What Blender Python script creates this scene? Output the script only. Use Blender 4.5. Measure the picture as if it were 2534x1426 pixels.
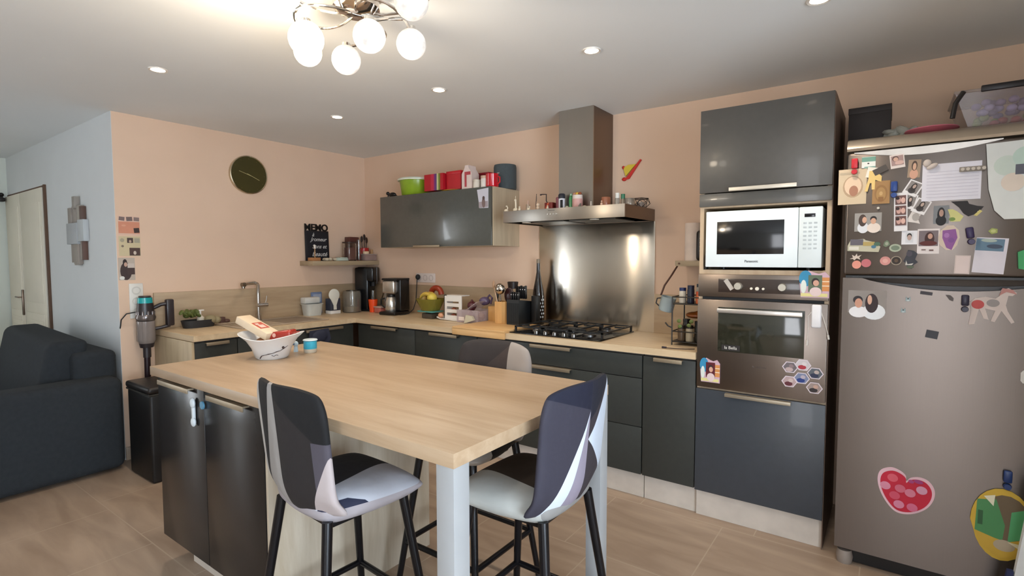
import bpy, bmesh, math, random
from mathutils import Vector, Matrix, Euler
random.seed(7)
S = bpy.context.scene
for o in list(bpy.data.objects): bpy.data.objects.remove(o)
COL = S.collection
PI = math.pi

# ---------------------------------------------------------------- camera
def make_camera():
    yaw, pitch, roll, f = math.radians(35.8268), math.radians(3.2374), math.radians(-0.1238), 1300.709
    F = Vector((-math.sin(yaw)*math.cos(pitch), math.cos(yaw)*math.cos(pitch), -math.sin(pitch)))
    R = Vector((math.cos(yaw), math.sin(yaw), 0)); U = R.cross(F)
    R2 = R*math.cos(roll)+U*math.sin(roll); U2 = -R*math.sin(roll)+U*math.cos(roll)
    cd = bpy.data.cameras.new('camera'); cam = bpy.data.objects.new('camera', cd); COL.objects.link(cam)
    cd.sensor_fit = 'HORIZONTAL'; cd.sensor_width = 36; cd.lens = f/2534*36; cd.clip_start = .05
    m = Matrix((R2, U2, -F)).transposed().to_4x4(); m.translation = (4.3042, -3.4465, 1.4054)
    cam.matrix_world = m; S.camera = cam
make_camera()

# ---------------------------------------------------------------- light
S.view_settings.view_transform = 'Standard'; S.view_settings.look = 'None'
S.view_settings.exposure = 0.12; S.view_settings.gamma = 1.0; S.view_settings.use_curve_mapping = False
W = bpy.data.worlds.new('world'); S.world = W; W.use_nodes = True
bg = W.node_tree.nodes['Background']; bg.inputs[0].default_value = (.75, .87, 1, 1); bg.inputs[1].default_value = 1.2
def area(name, loc, rot, sx, sy, power, col):
    l = bpy.data.lights.new(name, 'AREA'); l.shape = 'RECTANGLE'; l.size = sx; l.size_y = sy; l.energy = power; l.color = col
    o = bpy.data.objects.new(name, l); COL.objects.link(o); o.location = loc; o.rotation_euler = rot
    return o
# daylight entering the windows behind and to the right of the camera
area('daylight_right', (6.62, -3.9, 1.15), (0, PI/2+.3, 0), 2.2, 2.1, 190, (.74, .87, 1))
area('daylight_back', (4.75, -6.62, 1.15), (PI/2+.3, 0, 0), .9, 1.9, 38, (.95, .96, 1))
area('daylight_living', (-3.05, -5.95, 1.2), (0, -PI/2-.25, 0), 1.9, .8, 62, (.9, .95, 1))
area('daylight_side', (-3.05, -4.5, 1.2), (0, -PI/2, 0), 1.8, .26, 10, (.8, .9, 1))
def bulb(name, loc, power, col, r=.05):
    l = bpy.data.lights.new(name, 'POINT'); l.energy = power; l.color = col; l.shadow_soft_size = r
    o = bpy.data.objects.new(name, l); COL.objects.link(o); o.location = loc
def spot(name, loc, power, col):
    l = bpy.data.lights.new(name, 'SPOT'); l.energy = power; l.color = col; l.spot_size = math.radians(115); l.spot_blend = .8; l.shadow_soft_size = .03
    o = bpy.data.objects.new(name, l); COL.objects.link(o); o.location = loc

# ---------------------------------------------------------------- materials
def lin(c):
    if isinstance(c, str):
        c = [int(c[i:i+2], 16)/255 for i in (0, 2, 4)]
    return tuple(x/12.92 if x <= .04045 else ((x+.055)/1.055)**2.4 for x in c)+(1,)
MC = {}
def mat(col, rough=.5, metal=0, var=.06, scale=14, trans=0, emit=0, bump=0, spec=None, alpha=1, coat=0):
    key = (col, rough, metal, var, scale, trans, emit, bump, spec, alpha, coat)
    if key in MC: return MC[key]
    m = bpy.data.materials.new('mat_'+str(col)); m.use_nodes = True; nt = m.node_tree; b = nt.nodes['Principled BSDF']
    L = lin(col)
    tc = nt.nodes.new('ShaderNodeTexCoord'); n = nt.nodes.new('ShaderNodeTexNoise'); n.inputs['Scale'].default_value = scale
    nt.links.new(tc.outputs['Object'], n.inputs['Vector'])
    r = nt.nodes.new('ShaderNodeValToRGB')
    r.color_ramp.elements[0].position = .3; r.color_ramp.elements[1].position = .7
    r.color_ramp.elements[0].color = tuple(x*(1-var) for x in L[:3])+(1,)
    r.color_ramp.elements[1].color = tuple(min(1, x*(1+var)) for x in L[:3])+(1,)
    nt.links.new(n.outputs['Fac'], r.inputs['Fac']); nt.links.new(r.outputs['Color'], b.inputs['Base Color'])
    b.inputs['Roughness'].default_value = rough; b.inputs['Metallic'].default_value = metal
    if trans: b.inputs['Transmission Weight'].default_value = trans
    if emit:
        b.inputs['Emission Color'].default_value = L; b.inputs['Emission Strength'].default_value = emit
    if spec is not None: b.inputs['Specular IOR Level'].default_value = spec
    if coat: b.inputs['Coat Weight'].default_value = coat; b.inputs['Coat Roughness'].default_value = .06
    if alpha < 1: b.inputs['Alpha'].default_value = alpha
    if bump:
        bp = nt.nodes.new('ShaderNodeBump'); bp.inputs['Strength'].default_value = bump; bp.inputs['Distance'].default_value = .002
        n2 = nt.nodes.new('ShaderNodeTexNoise'); n2.inputs['Scale'].default_value = scale*12; nt.links.new(tc.outputs['Object'], n2.inputs['Vector'])
        nt.links.new(n2.outputs['Fac'], bp.inputs['Height']); nt.links.new(bp.outputs['Normal'], b.inputs['Normal'])
    MC[key] = m; return m
def wood(c1, c2, rough=.45, axis='x', k=1.0, fine=1.0):
    """wood decor, grain running along axis"""
    key = ('wood', c1, c2, rough, axis, k)
    if key in MC: return MC[key]
    m = bpy.data.materials.new('wood_'+c1); m.use_nodes = True; nt = m.node_tree; b = nt.nodes['Principled BSDF']
    tc = nt.nodes.new('ShaderNodeTexCoord'); mp = nt.nodes.new('ShaderNodeMapping')
    s = [11*k, 11*k, 11*k]; s['xyz'.index(axis)] = 1.1*k; mp.inputs['Scale'].default_value = s
    n = nt.nodes.new('ShaderNodeTexNoise'); n.inputs['Scale'].default_value = 1.6; n.inputs['Detail'].default_value = 8; n.inputs['Roughness'].default_value = .62; n.inputs['Distortion'].default_value = .5
    r = nt.nodes.new('ShaderNodeValToRGB'); r.color_ramp.elements[0].position = .32; r.color_ramp.elements[1].position = .66
    r.color_ramp.elements[0].color = lin(c2); r.color_ramp.elements[1].color = lin(c1)
    nt.links.new(tc.outputs['Object'], mp.inputs['Vector']); nt.links.new(mp.outputs[0], n.inputs['Vector'])
    nt.links.new(n.outputs['Fac'], r.inputs['Fac']); nt.links.new(r.outputs['Color'], b.inputs['Base Color'])
    b.inputs['Roughness'].default_value = rough
    MC[key] = m; return m
def steel(col, rough, tang, name, an=.75, cloud=0):
    m = bpy.data.materials.new(name); m.use_nodes = True; nt = m.node_tree; b = nt.nodes['Principled BSDF']
    tc = nt.nodes.new('ShaderNodeTexCoord'); mp = nt.nodes.new('ShaderNodeMapping')
    s = [400, 400, 400]; s[0 if tang[0] else (1 if tang[1] else 2)] = 4; mp.inputs['Scale'].default_value = s
    n = nt.nodes.new('ShaderNodeTexNoise'); n.inputs['Scale'].default_value = 1; n.inputs['Detail'].default_value = 3
    nt.links.new(tc.outputs['Object'], mp.inputs['Vector']); nt.links.new(mp.outputs[0], n.inputs['Vector'])
    r = nt.nodes.new('ShaderNodeValToRGB'); L = lin(col)
    r.color_ramp.elements[0].color = tuple(x*.93 for x in L[:3])+(1,); r.color_ramp.elements[1].color = L
    nt.links.new(n.outputs['Fac'], r.inputs['Fac']); nt.links.new(r.outputs['Color'], b.inputs['Base Color'])
    b.inputs['Metallic'].default_value = 1; b.inputs['Roughness'].default_value = rough
    b.inputs['Anisotropic'].default_value = an
    cv = nt.nodes.new('ShaderNodeCombineXYZ')
    for i in range(3): cv.inputs[i].default_value = tang[i]
    nt.links.new(cv.outputs[0], b.inputs['Tangent'])
    return m
def floor_mat():
    m = bpy.data.materials.new('floor_tiles'); m.use_nodes = True; nt = m.node_tree; b = nt.nodes['Principled BSDF']
    tc = nt.nodes.new('ShaderNodeTexCoord'); mp = nt.nodes.new('ShaderNodeMapping'); mp.inputs['Location'].default_value = (-.18, 2.44+.0, 0)
    br = nt.nodes.new('ShaderNodeTexBrick'); br.offset = .25; br.inputs['Scale'].default_value = 1
    br.inputs['Brick Width'].default_value = .6; br.inputs['Row Height'].default_value = .6; br.inputs['Mortar Size'].default_value = .003
    br.inputs['Mortar Smooth'].default_value = .1
    n = nt.nodes.new('ShaderNodeTexNoise'); n.inputs['Scale'].default_value = 1.5; n.inputs['Detail'].default_value = 7; n.inputs['Distortion'].default_value = .6
    mp2 = nt.nodes.new('ShaderNodeMapping'); mp2.inputs['Scale'].default_value = (1.2, 6, 1)
    r = nt.nodes.new('ShaderNodeValToRGB'); r.color_ramp.elements[0].position = .33; r.color_ramp.elements[1].position = .7
    r.color_ramp.elements[0].color = lin('98826f'); r.color_ramp.elements[1].color = lin('b39d88')
    nt.links.new(tc.outputs['Object'], mp.inputs[0]); nt.links.new(mp.outputs[0], br.inputs['Vector'])
    nt.links.new(tc.outputs['Object'], mp2.inputs[0]); nt.links.new(mp2.outputs[0], n.inputs['Vector'])
    nt.links.new(n.outputs['Fac'], r.inputs['Fac']); nt.links.new(r.outputs['Color'], br.inputs['Color1']); nt.links.new(r.outputs['Color'], br.inputs['Color2'])
    br.inputs['Mortar'].default_value = lin('b3a08d')
    nt.links.new(br.outputs['Color'], b.inputs['Base Color']); b.inputs['Roughness'].default_value = .38
    return m
def patch_mat(name, base, regions, lines=None):
    """printed fabric: regions of flat colour cut by planes in object space"""
    m = bpy.data.materials.new(name); m.use_nodes = True; nt = m.node_tree; b = nt.nodes['Principled BSDF']
    tc = nt.nodes.new('ShaderNodeTexCoord'); cur = None
    rgb = nt.nodes.new('ShaderNodeRGB'); rgb.outputs[0].default_value = lin(base); cur = rgb.outputs[0]
    for planes, col in regions:
        mask = None
        for (nx, ny, nz, d) in planes:
            dt = nt.nodes.new('ShaderNodeVectorMath'); dt.operation = 'DOT_PRODUCT'; dt.inputs[1].default_value = (nx, ny, nz)
            nt.links.new(tc.outputs['Object'], dt.inputs[0])
            g = nt.nodes.new('ShaderNodeMath'); g.operation = 'GREATER_THAN'; g.inputs[1].default_value = d
            nt.links.new(dt.outputs['Value'], g.inputs[0])
            if mask is None: mask = g.outputs[0]
            else:
                mu = nt.nodes.new('ShaderNodeMath'); mu.operation = 'MULTIPLY'
                nt.links.new(mask, mu.inputs[0]); nt.links.new(g.outputs[0], mu.inputs[1]); mask = mu.outputs[0]
        mx = nt.nodes.new('ShaderNodeMix'); mx.data_type = 'RGBA'
        nt.links.new(mask, mx.inputs[0]); nt.links.new(cur, mx.inputs[6]); mx.inputs[7].default_value = lin(col)
        cur = mx.outputs[2]
    nt.links.new(cur, b.inputs['Base Color']); b.inputs['Roughness'].default_value = .8
    n = nt.nodes.new('ShaderNodeTexNoise'); n.inputs['Scale'].default_value = 9; n.inputs['Detail'].default_value = 3
    nt.links.new(tc.outputs['Object'], n.inputs['Vector'])
    bp = nt.nodes.new('ShaderNodeBump'); bp.inputs['Strength'].default_value = .35; bp.inputs['Distance'].default_value = .02
    nt.links.new(n.outputs['Fac'], bp.inputs['Height']); nt.links.new(bp.outputs['Normal'], b.inputs['Normal'])
    return m

# ---------------------------------------------------------------- mesh builder
class MB:
    def __init__(s): s.bm = bmesh.new(); s.mats = []; s.mi = 0
    def m(s, mt):
        if mt not in s.mats: s.mats.append(mt)
        s.mi = s.mats.index(mt); return s
    def _f(s, vs):
        try: f = s.bm.faces.new(vs)
        except ValueError: return None
        f.material_index = s.mi; f.smooth = True; return f
    def box(s, x0, y0, z0, x1, y1, z1, bev=0, seg=2, M=None):
        x0, x1 = min(x0, x1), max(x0, x1); y0, y1 = min(y0, y1), max(y0, y1); z0, z1 = min(z0, z1), max(z0, z1)
        v = [s.bm.verts.new((x, y, z)) for x in (x0, x1) for y in (y0, y1) for z in (z0, z1)]
        fs = [s._f([v[i] for i in q]) for q in ((0, 1, 3, 2), (4, 6, 7, 5), (0, 4, 5, 1), (2, 3, 7, 6), (0, 2, 6, 4), (1, 5, 7, 3))]
        if M is not None: bmesh.ops.transform(s.bm, matrix=M, verts=v)
        if bev:
            es = list({e for f in fs for e in f.edges})
            r = bmesh.ops.bevel(s.bm, geom=es, offset=bev, segments=seg, affect='EDGES', profile=.5)
            for f in r['faces']: f.material_index = s.mi; f.smooth = True
        return s
    def ring(s, c, ax, r, seg, ph=0):
        ax = ax.normalized(); a = ax.orthogonal().normalized(); b = ax.cross(a)
        return [s.bm.verts.new(c+a*r*math.cos(ph+2*PI*i/seg)+b*r*math.sin(ph+2*PI*i/seg)) for i in range(seg)]
    def skin(s, A, B):
        n = len(A)
        for i in range(n): s._f([A[i], A[(i+1) % n], B[(i+1) % n], B[i]])
    def cyl(s, p0, p1, r0, r1=None, seg=16, cap=True):
        p0, p1 = Vector(p0), Vector(p1); r1 = r0 if r1 is None else r1
        A = s.ring(p0, p1-p0, r0, seg); B = s.ring(p1, p1-p0, r1, seg); s.skin(A, B)
        if cap: s._f(A[::-1]); s._f(B)
        return s
    def tube(s, pts, r, seg=8, closed=False, cap=True):
        pts = [Vector(p) for p in pts]; n = len(pts); rs = r if isinstance(r, (list, tuple)) else [r]*n
        rings = []; prev = None
        for i, p in enumerate(pts):
            if closed: t = pts[(i+1) % n]-pts[i-1]
            else: t = pts[min(i+1, n-1)]-pts[max(i-1, 0)]
            t = t.normalized()
            a = (prev-t*prev.dot(t)) if prev is not None else t.orthogonal()
            if a.length < 1e-6: a = t.orthogonal()
            a.normalize(); prev = a; b = t.cross(a)
            rings.append([s.bm.verts.new(p+a*rs[i]*math.cos(2*PI*k/seg)+b*rs[i]*math.sin(2*PI*k/seg)) for k in range(seg)])
        for i in range(n-1): s.skin(rings[i], rings[i+1])
        if closed: s.skin(rings[-1], rings[0])
        elif cap: s._f(rings[0][::-1]); s._f(rings[-1])
        return s
    def lathe(s, prof, cx=0, cy=0, seg=32, sx=1, sy=1, z=0, sq=1):
        rings = []
        for (r, h) in prof:
            if r < 1e-5: rings.append([s.bm.verts.new((cx, cy, z+h))])
            else:
                R = []
                for k in range(seg):
                    c, d = math.cos(2*PI*k/seg), math.sin(2*PI*k/seg)
                    c = math.copysign(abs(c)**sq, c); d = math.copysign(abs(d)**sq, d)
                    R.append(s.bm.verts.new((cx+r*sx*c, cy+r*sy*d, z+h)))
                rings.append(R)
        for A, B in zip(rings, rings[1:]):
            if len(A) == 1 and len(B) == 1: continue
            if len(A) == 1:
                for k in range(len(B)): s._f([A[0], B[(k+1) % len(B)], B[k]][::-1])
            elif len(B) == 1:
                for k in range(len(A)): s._f([A[k], A[(k+1) % len(A)], B[0]])
            else: s.skin(A, B)
        return s
    def prism(s, poly, d0, d1, pl='xz'):
        """2D polygon extruded: pl xz -> along y, yz -> along x, xy -> along z"""
        def P(a, b, d): return (a, d, b) if pl == 'xz' else ((d, a, b) if pl == 'yz' else (a, b, d))
        A = [s.bm.verts.new(P(a, b, d0)) for a, b in poly]; B = [s.bm.verts.new(P(a, b, d1)) for a, b in poly]
        s.skin(A, B); s._f(A[::-1]); s._f(B); return s
    def face(s, pts): s._f([s.bm.verts.new(p) for p in pts]); return s
    def ell(s, c, r, seg=20, rot=None):
        M = Matrix.Translation(c) @ (rot.to_matrix().to_4x4() if rot else Matrix()) @ Matrix.Diagonal((r[0], r[1], r[2], 1))
        R = bmesh.ops.create_uvsphere(s.bm, u_segments=seg, v_segments=max(6, seg//2), radius=1, matrix=M)
        for v in R['verts']:
            for f in v.link_faces: f.material_index = s.mi; f.smooth = True
        return s
    def build(s, name, mt=None, parent=None, loc=(0, 0, 0), rot=(0, 0, 0), sharp=38, sub=0):
        bmesh.ops.recalc_face_normals(s.bm, faces=s.bm.faces)
        for e in s.bm.edges:
            if len(e.link_faces) == 2: e.smooth = e.calc_face_angle(0) < math.radians(sharp)
        me = bpy.data.meshes.new(name); s.bm.to_mesh(me); s.bm.free()
        if s.mats:
            for q in s.mats: me.materials.append(q)
        else: me.materials.append(mt)
        o = bpy.data.objects.new(name, me); COL.objects.link(o); o.parent = parent; o.location = loc; o.rotation_euler = rot
        if sub:
            md = o.modifiers.new('sub', 'SUBSURF'); md.levels = sub; md.render_levels = sub
        return o
def tag(o, label=None, cat=None, group=None, kind=None):
    if label: o['label'] = label
    if cat: o['category'] = cat
    if group: o['group'] = group
    if kind: o['kind'] = kind
    return o
def thing(name, label, cat, loc=(0, 0, 0), rot=(0, 0, 0), group=None):
    o = bpy.data.objects.new(name, None); COL.objects.link(o); o.location = loc; o.rotation_euler = rot; o.empty_display_size = .05
    return tag(o, label, cat, group)
def clone(root, loc=None, rot=None, label=None):
    def cp(o, par):
        c = o.copy(); COL.objects.link(c); c.parent = par
        for ch in [q for q in bpy.data.objects if q.parent == o]: cp(ch, c)
        return c
    c = cp(root, root.parent)
    if loc is not None: c.location = loc
    if rot is not None: c.rotation_euler = rot
    if label: c['label'] = label
    return c
def struct(name, b, mt=None, **k): return tag(b.build(name, mt, **k), kind='structure')
def text_mesh(name, txt, size, mt, parent=None, loc=(0, 0, 0), rot=(0, 0, 0), ext=.0006, shear=0, bold=0, align='CENTER'):
    cu = bpy.data.curves.new(name, 'FONT'); cu.body = txt; cu.size = size; cu.extrude = ext; cu.align_x = align; cu.align_y = 'CENTER'; cu.shear = shear; cu.offset = bold
    t = bpy.data.objects.new(name, cu); COL.objects.link(t)
    me = bpy.data.meshes.new_from_object(t); bpy.data.objects.remove(t)
    me.materials.clear(); me.materials.append(mt)
    o = bpy.data.objects.new(name, me); COL.objects.link(o); o.parent = parent; o.location = loc; o.rotation_euler = rot
    return o

# common materials
GREY = mat('373936', .4, var=.05, scale=30, spec=.35)
GREY_T = mat('55575a', .3, var=.04, scale=30, coat=.25)
OAK = wood('d6c09f', 'c2a886', .42, 'x'); OAKY = wood('cdb595', 'b79c7c', .42, 'y'); OAKZ = wood('cfc3b0', 'b8a890', .5, 'z')
TABLE_OAK = wood('bba286', 'a98e70', .38, 'x')
BLACK = mat('111113', .35); BLACKG = mat('0c0c0e', .12); WHITE = mat('e9e6e2', .4, var=.02); CHROME = mat('d6d3cf', .12, 1, var=.01)
ALU = mat('a4957f', .45, .7, var=.03); DARK = mat('1b1c1f', .6); GLASS = mat('f4f4f2', .03, trans=1, var=0)
BEIGEW = mat('c9beb2', .6)
STEEL_X = steel('b4aea6', .36, (0, 0, 1), 'brushed_steel', an=.88); STEEL_SHADED = steel('7c6c60', .35, (0, 0, 1), 'brushed_steel_shaded_side')  # hood sides repeat the front steel, their shade put into a darker colour
FR_STEEL = steel('746b65', .33, (0, 0, 1), 'fridge_steel', an=.8)

# ---------------------------------------------------------------- room shell
HC = 2.405
PINK = mat('dcbea5', .85, var=.02, scale=3, bump=.05)
GREYW = mat('d0d3d4', .85, var=.02, scale=3)
struct('floor', MB().box(-3, -6.6, -.1, 6.5, .1, 0), floor_mat())
struct('ceiling', MB().box(-3, -6.6, HC, 6.5, .1, HC+.1), mat('e3e5e5', .9, var=.015, scale=2))
struct('wall_back_kitchen', MB().box(0, 0, 0, 6.5, .1, HC), PINK)
b = MB(); b.m(PINK).box(-.002, -2.105, 0, 0, 0, HC); b.m(GREYW).box(-.1, -2.107, 0, -.002, .1, HC)
struct('wall_left', b)
struct('wall_living', MB().box(-2.95, -2.107, 0, -.1, -2.0, HC), GREYW)
struct('wall_far_left', MB().box(-2.95, -6.5, 0, -2.85, -6.3, HC).box(-2.95, -5.5, 0, -2.85, -4.65, HC).box(-2.95, -6.3, 0, -2.85, -5.5, .15).box(-2.95, -6.3, 2.25, -2.85, -5.5, HC).box(-2.95, -4.35, 0, -2.85, -2.107, HC).box(-2.95, -4.65, 0, -2.85, -4.35, .2).box(-2.95, -4.65, 2.2, -2.85, -4.35, HC), mat('d2d6cc', .85, var=.02, scale=3))
LW = mat('dcd8d0', .85, var=.02, scale=3)
b = MB(); b.box(6.4, -6.5, 0, 6.5, -5.0, HC); b.box(6.4, -2.8, 0, 6.5, 0, HC); b.box(6.4, -5.0, 2.3, 6.5, -2.8, HC); b.box(6.4, -5, 0, 6.5, -2.8, .12)
struct('wall_right', b, LW)
b = MB(); b.box(-2.95, -6.5, 0, 4.25, -6.4, HC); b.box(5.25, -6.5, 0, 6.5, -6.4, HC)
for x0, x1, zs in ((4.25, 5.25, .1),): b.box(x0, -6.5, 2.25, x1, -6.4, HC); b.box(x0, -6.5, 0, x1, -6.4, zs)
struct('wall_behind', b, LW)
struct('shade_partition', MB().box(4.93, -1.75, 0, 5.03, -.001, HC), LW)  # unseen partition, added to keep the right window's light off the fridge corner
def window(name, horiz, a0, a1, z0, z1, c, n):
    fr = MB(); pn = MB(); t = .05
    def bx(B, p0, p1, q0, q1, d0, d1):
        if horiz: B.box(p0, d0, q0, p1, d1, q1)
        else: B.box(d0, p0, q0, d1, p1, q1)
    bx(fr, a0, a1, z0, z0+t, c-.03, c+.03); bx(fr, a0, a1, z1-t, z1, c-.03, c+.03)
    for i in range(n+1):
        p = a0+(a1-a0-t)*i/n; bx(fr, p, p+t, z0+t, z1-t, c-.03, c+.03)
    o = struct(name, fr, WHITE)
    bx(pn, a0+t, a1-t, z0+t, z1-t, c-.003, c+.003)
    pn.build('pane', mat('ffffff', .0, trans=1, var=0, alpha=.15), o)
window('window_1', False, -5.0, -2.8, .12, 2.3, 6.45, 2)
window('window_2', True, 4.25, 5.25, .1, 2.25, -6.45, 1)
window('window_3', False, -6.3, -5.5, .15, 2.25, -2.9, 1)
window('window_4', False, -4.65, -4.35, .2, 2.2, -2.9, 1)
# closet double door on the grey wall
CRM = mat('dcd5c4', .55, var=.03, scale=5); SEAM = mat('5e4636', .8)
d = struct('door_1', MB().m(SEAM).box(-2.84, -2.112, 0, -1.56, -2.107, 2.04))
for i, (x0, x1) in enumerate(((-2.83, -2.31), (-2.29, -1.6))):
    p = MB().m(CRM).box(x0, -2.13, .01, x1, -2.112, 2.02, .002)
    p.box(x0+.06, -2.136, .1, x1-.06, -2.129, .92, .003); p.box(x0+.06, -2.136, 1.02, x1-.06, -2.129, 1.9, .003)
    lf = p.build('door_leaf', None, d)
    for k in range(9): MB().box(x0+.09, -2.139, .18+k*.08, x1-.09, -2.134, .22+k*.08, .002).build('slat', CRM, lf)
hd = MB(); hd.box(-2.345, -2.145, .88, -2.315, -2.13, 1.12, .004); hd.tube([(-2.33, -2.14, 1.05), (-2.33, -2.17, 1.05), (-2.43, -2.17, 1.05)], .007)
hd.build('door_handle', mat('7c6a5c', .35, .8), d)
struct('trim_1', MB().box(-1.575, -2.125, 0, -1.545, -2.107, 2.04, .002), SEAM)
struct('baseboard_left', MB().box(0, -2.105, 0, .012, -1.91, .09, .002).box(-2.84, -2.12, 0, -2.82, -2.107, .09), mat('b09a84', .4))

# ---------------------------------------------------------------- base cabinets and worktops
def handle(parent, x0, x1, y, z, face='y'):
    """flat profile pull along the top of a front"""
    b = MB()
    if face == 'y': b.box(x0, y-.024, z-.004, x1, y+.002, z+.004, .001).box(x0, y-.026, z-.017, x1, y-.022, z+.004, .001)
    else: b.box(y-.002, x0, z-.004, y+.024, x1, z+.004, .001).box(y+.022, x0, z-.017, y+.026, x1, z+.004, .001)
    return b.build('handle', ALU, parent)
CARC = mat('5a5450', .7)
def cab_y(label, x0, x1, fronts, z0=.15, z1=.855, hw=.3):
    t = thing('base_cabinet', label, 'cabinet', ((x0+x1)/2, -.3, 0))
    cx = (x0+x1)/2
    MB().box(x0-cx+.001, -.275, z0, x1-cx-.001, .298, z1).build('cabinet_body', CARC, t)
    for kind, a, c in fronts:
        f = MB().box(x0-cx+.002, -.297, a+.002, x1-cx-.002, -.277, c-.002, .0015).build(kind, GREY, t)
        handle(f, -hw/2, hw/2, -.297, c-.006)
    MB().box(x0-cx+.001, -.25, 0, x1-cx-.001, -.235, z0).build('plinth', BEIGEW, t)
    return t
cab_y('dark grey corner base cabinet under the coffee maker', .625, 1.314, [('door', .15, .85)])
cab_y('dark grey base cabinet under the white egg rack and wooden board', 1.316, 1.94, [('door', .15, .85)], hw=.28)
cab_y('wide dark grey drawer cabinet under the gas hob', 1.942, 3.165, [('drawer', .15, .43), ('drawer', .43, .715), ('drawer', .715, .85)])
cab_y('narrow dark grey base cabinet between the drawers and the oven column', 3.168, 3.468, [('door', .15, .85)], hw=.16)
def cab_x(label, y0, y1, hw, hc=None, side=False):
    t = thing('base_cabinet', label, 'cabinet', (.3, (y0+y1)/2, 0)); cy = (y0+y1)/2
    MB().box(-.298, y0-cy+.001, .15, .275, y1-cy-.001, .855).build('cabinet_body', CARC, t)
    f = MB().box(.277, y0-cy+.002, .152, .297, y1-cy-.002, .848, .0015).build('door', GREY, t)
    handle(f, -hw/2, hw/2, .297, .842, 'x')
    MB().box(.235, y0-cy+.001, 0, .25, y1-cy-.001, .15).build('plinth', BEIGEW, t)
    if side: MB().box(-.298, y0-cy-.018, 0, .297, y0-cy-.0005, .858, .001).build('side_panel', wood('c5b394', 'b29e80', .5, 'z'), t)
    return t
cab_x('narrow dark grey base cabinet with oak side panel, end of the sink run', -1.886, -1.606, .15, side=True)
cab_x('dark grey base cabinet under the sink', -1.604, -1.204, .2)
cab_x('dark grey front of the built-in unit in the corner beside the sink', -1.202, -.625, .34)
# L-shaped worktop with sink and hob cut into its material only as objects resting in it
t = thing('worktop', 'L-shaped light oak laminate worktop along both kitchen walls', 'worktop', (0, 0, .9))
MB().prism([(.0005, -1.9), (.62, -1.9), (.62, -.62), (3.47, -.62), (3.47, -.0005), (.0005, -.0005)], -.038, 0, 'xy').build('top', OAK, t)
t = thing('backsplash', 'low oak laminate upstand behind the sink worktop', 'backsplash', (0, 0, .9))
MB().box(.001, -1.9, .0005, .018, -.02, .262, .001).build('panel', wood('b9a284', 'a68e72', .5, 'y'), t)
t = thing('backsplash', 'low oak laminate upstand behind the egg rack, left of the steel panel', 'backsplash', (0, 0, .9))
MB().box(.018, -.018, .0005, 2.085, -.001, .262, .001).build('panel', wood('b9a284', 'a68e72', .5, 'x'), t)
t = thing('backsplash', 'short oak laminate upstand right of the steel panel', 'backsplash', (0, 0, .9))
MB().box(3.012, -.018, .0005, 3.468, -.001, .262, .001).build('panel', wood('b9a284', 'a68e72', .5, 'x'), t)
o = MB().box(2.088, -.012, .9005, 3.01, -.001, 1.652, .0005).build('splashback', steel('d8d0c4', .23, (0, 0, 1), 'splash_steel', an=.9))
tag(o, 'tall brushed steel splashback panel behind the gas hob', 'splashback')

# sink
t = thing('kitchen_sink', 'beige composite inset sink below the tap', 'sink', (.31, -1.18, .901))
SK = mat('ab9a86', .45)
b = MB(); fr = [(-.23, -.36), (.23, -.36), (.23, .36), (-.23, .36)]
b.box(-.23, -.36, 0, .23, -.33, .006, .002).box(-.23, .33, 0, .23, .36, .006, .002).box(-.23, -.33, 0, -.2, .33, .006, .002).box(.2, -.33, 0, .23, .33, .006, .002).box(-.2, -.04, 0, .2, -.01, .006, .002)
b.build('sink_rim', SK, t)
MB().box(-.2, -.01, 0, .2, .33, .0012).build('basin', mat('8a7b6c', .5), t)
b = MB(); b.box(-.2, -.33, 0, .2, -.04, .002)
for k in range(8): b.box(-.17, -.31+k*.033, .002, .17, -.298+k*.033, .005, .001)
b.build('drainer', SK, t)
# tap
t = thing('kitchen_tap', 'chrome angular kitchen tap with side lever at the sink', 'tap', (.085, -1.17, .9))
MB().lathe([(0, .0005), (.028, .0005), (.028, .008), (.019, .012), (.019, .06), (0, .06)]).build('base', CHROME, t)
b = MB(); b.tube([(0, 0, .06), (0, 0, .2), (0, 0, .285), (0, -.01, .303), (0, -.028, .31), (.0, -.08, .306), (.03, -.135, .3)], .0145, 14)
b.build('spout', CHROME, t)
MB().cyl((.03, -.122, .3), (.034, -.15, .298), .018, .018).cyl((.034, -.138, .29), (.034, -.138, .27), .013).build('spray_head', mat('8f867c', .25, 1), t)
MB().cyl((0, -.012, .125), (0, .075, .125), .02).build('valve_body', CHROME, t)
MB().cyl((0, .062, .14), (.008, .07, .2), .0045).build('lever', CHROME, t)

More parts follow.
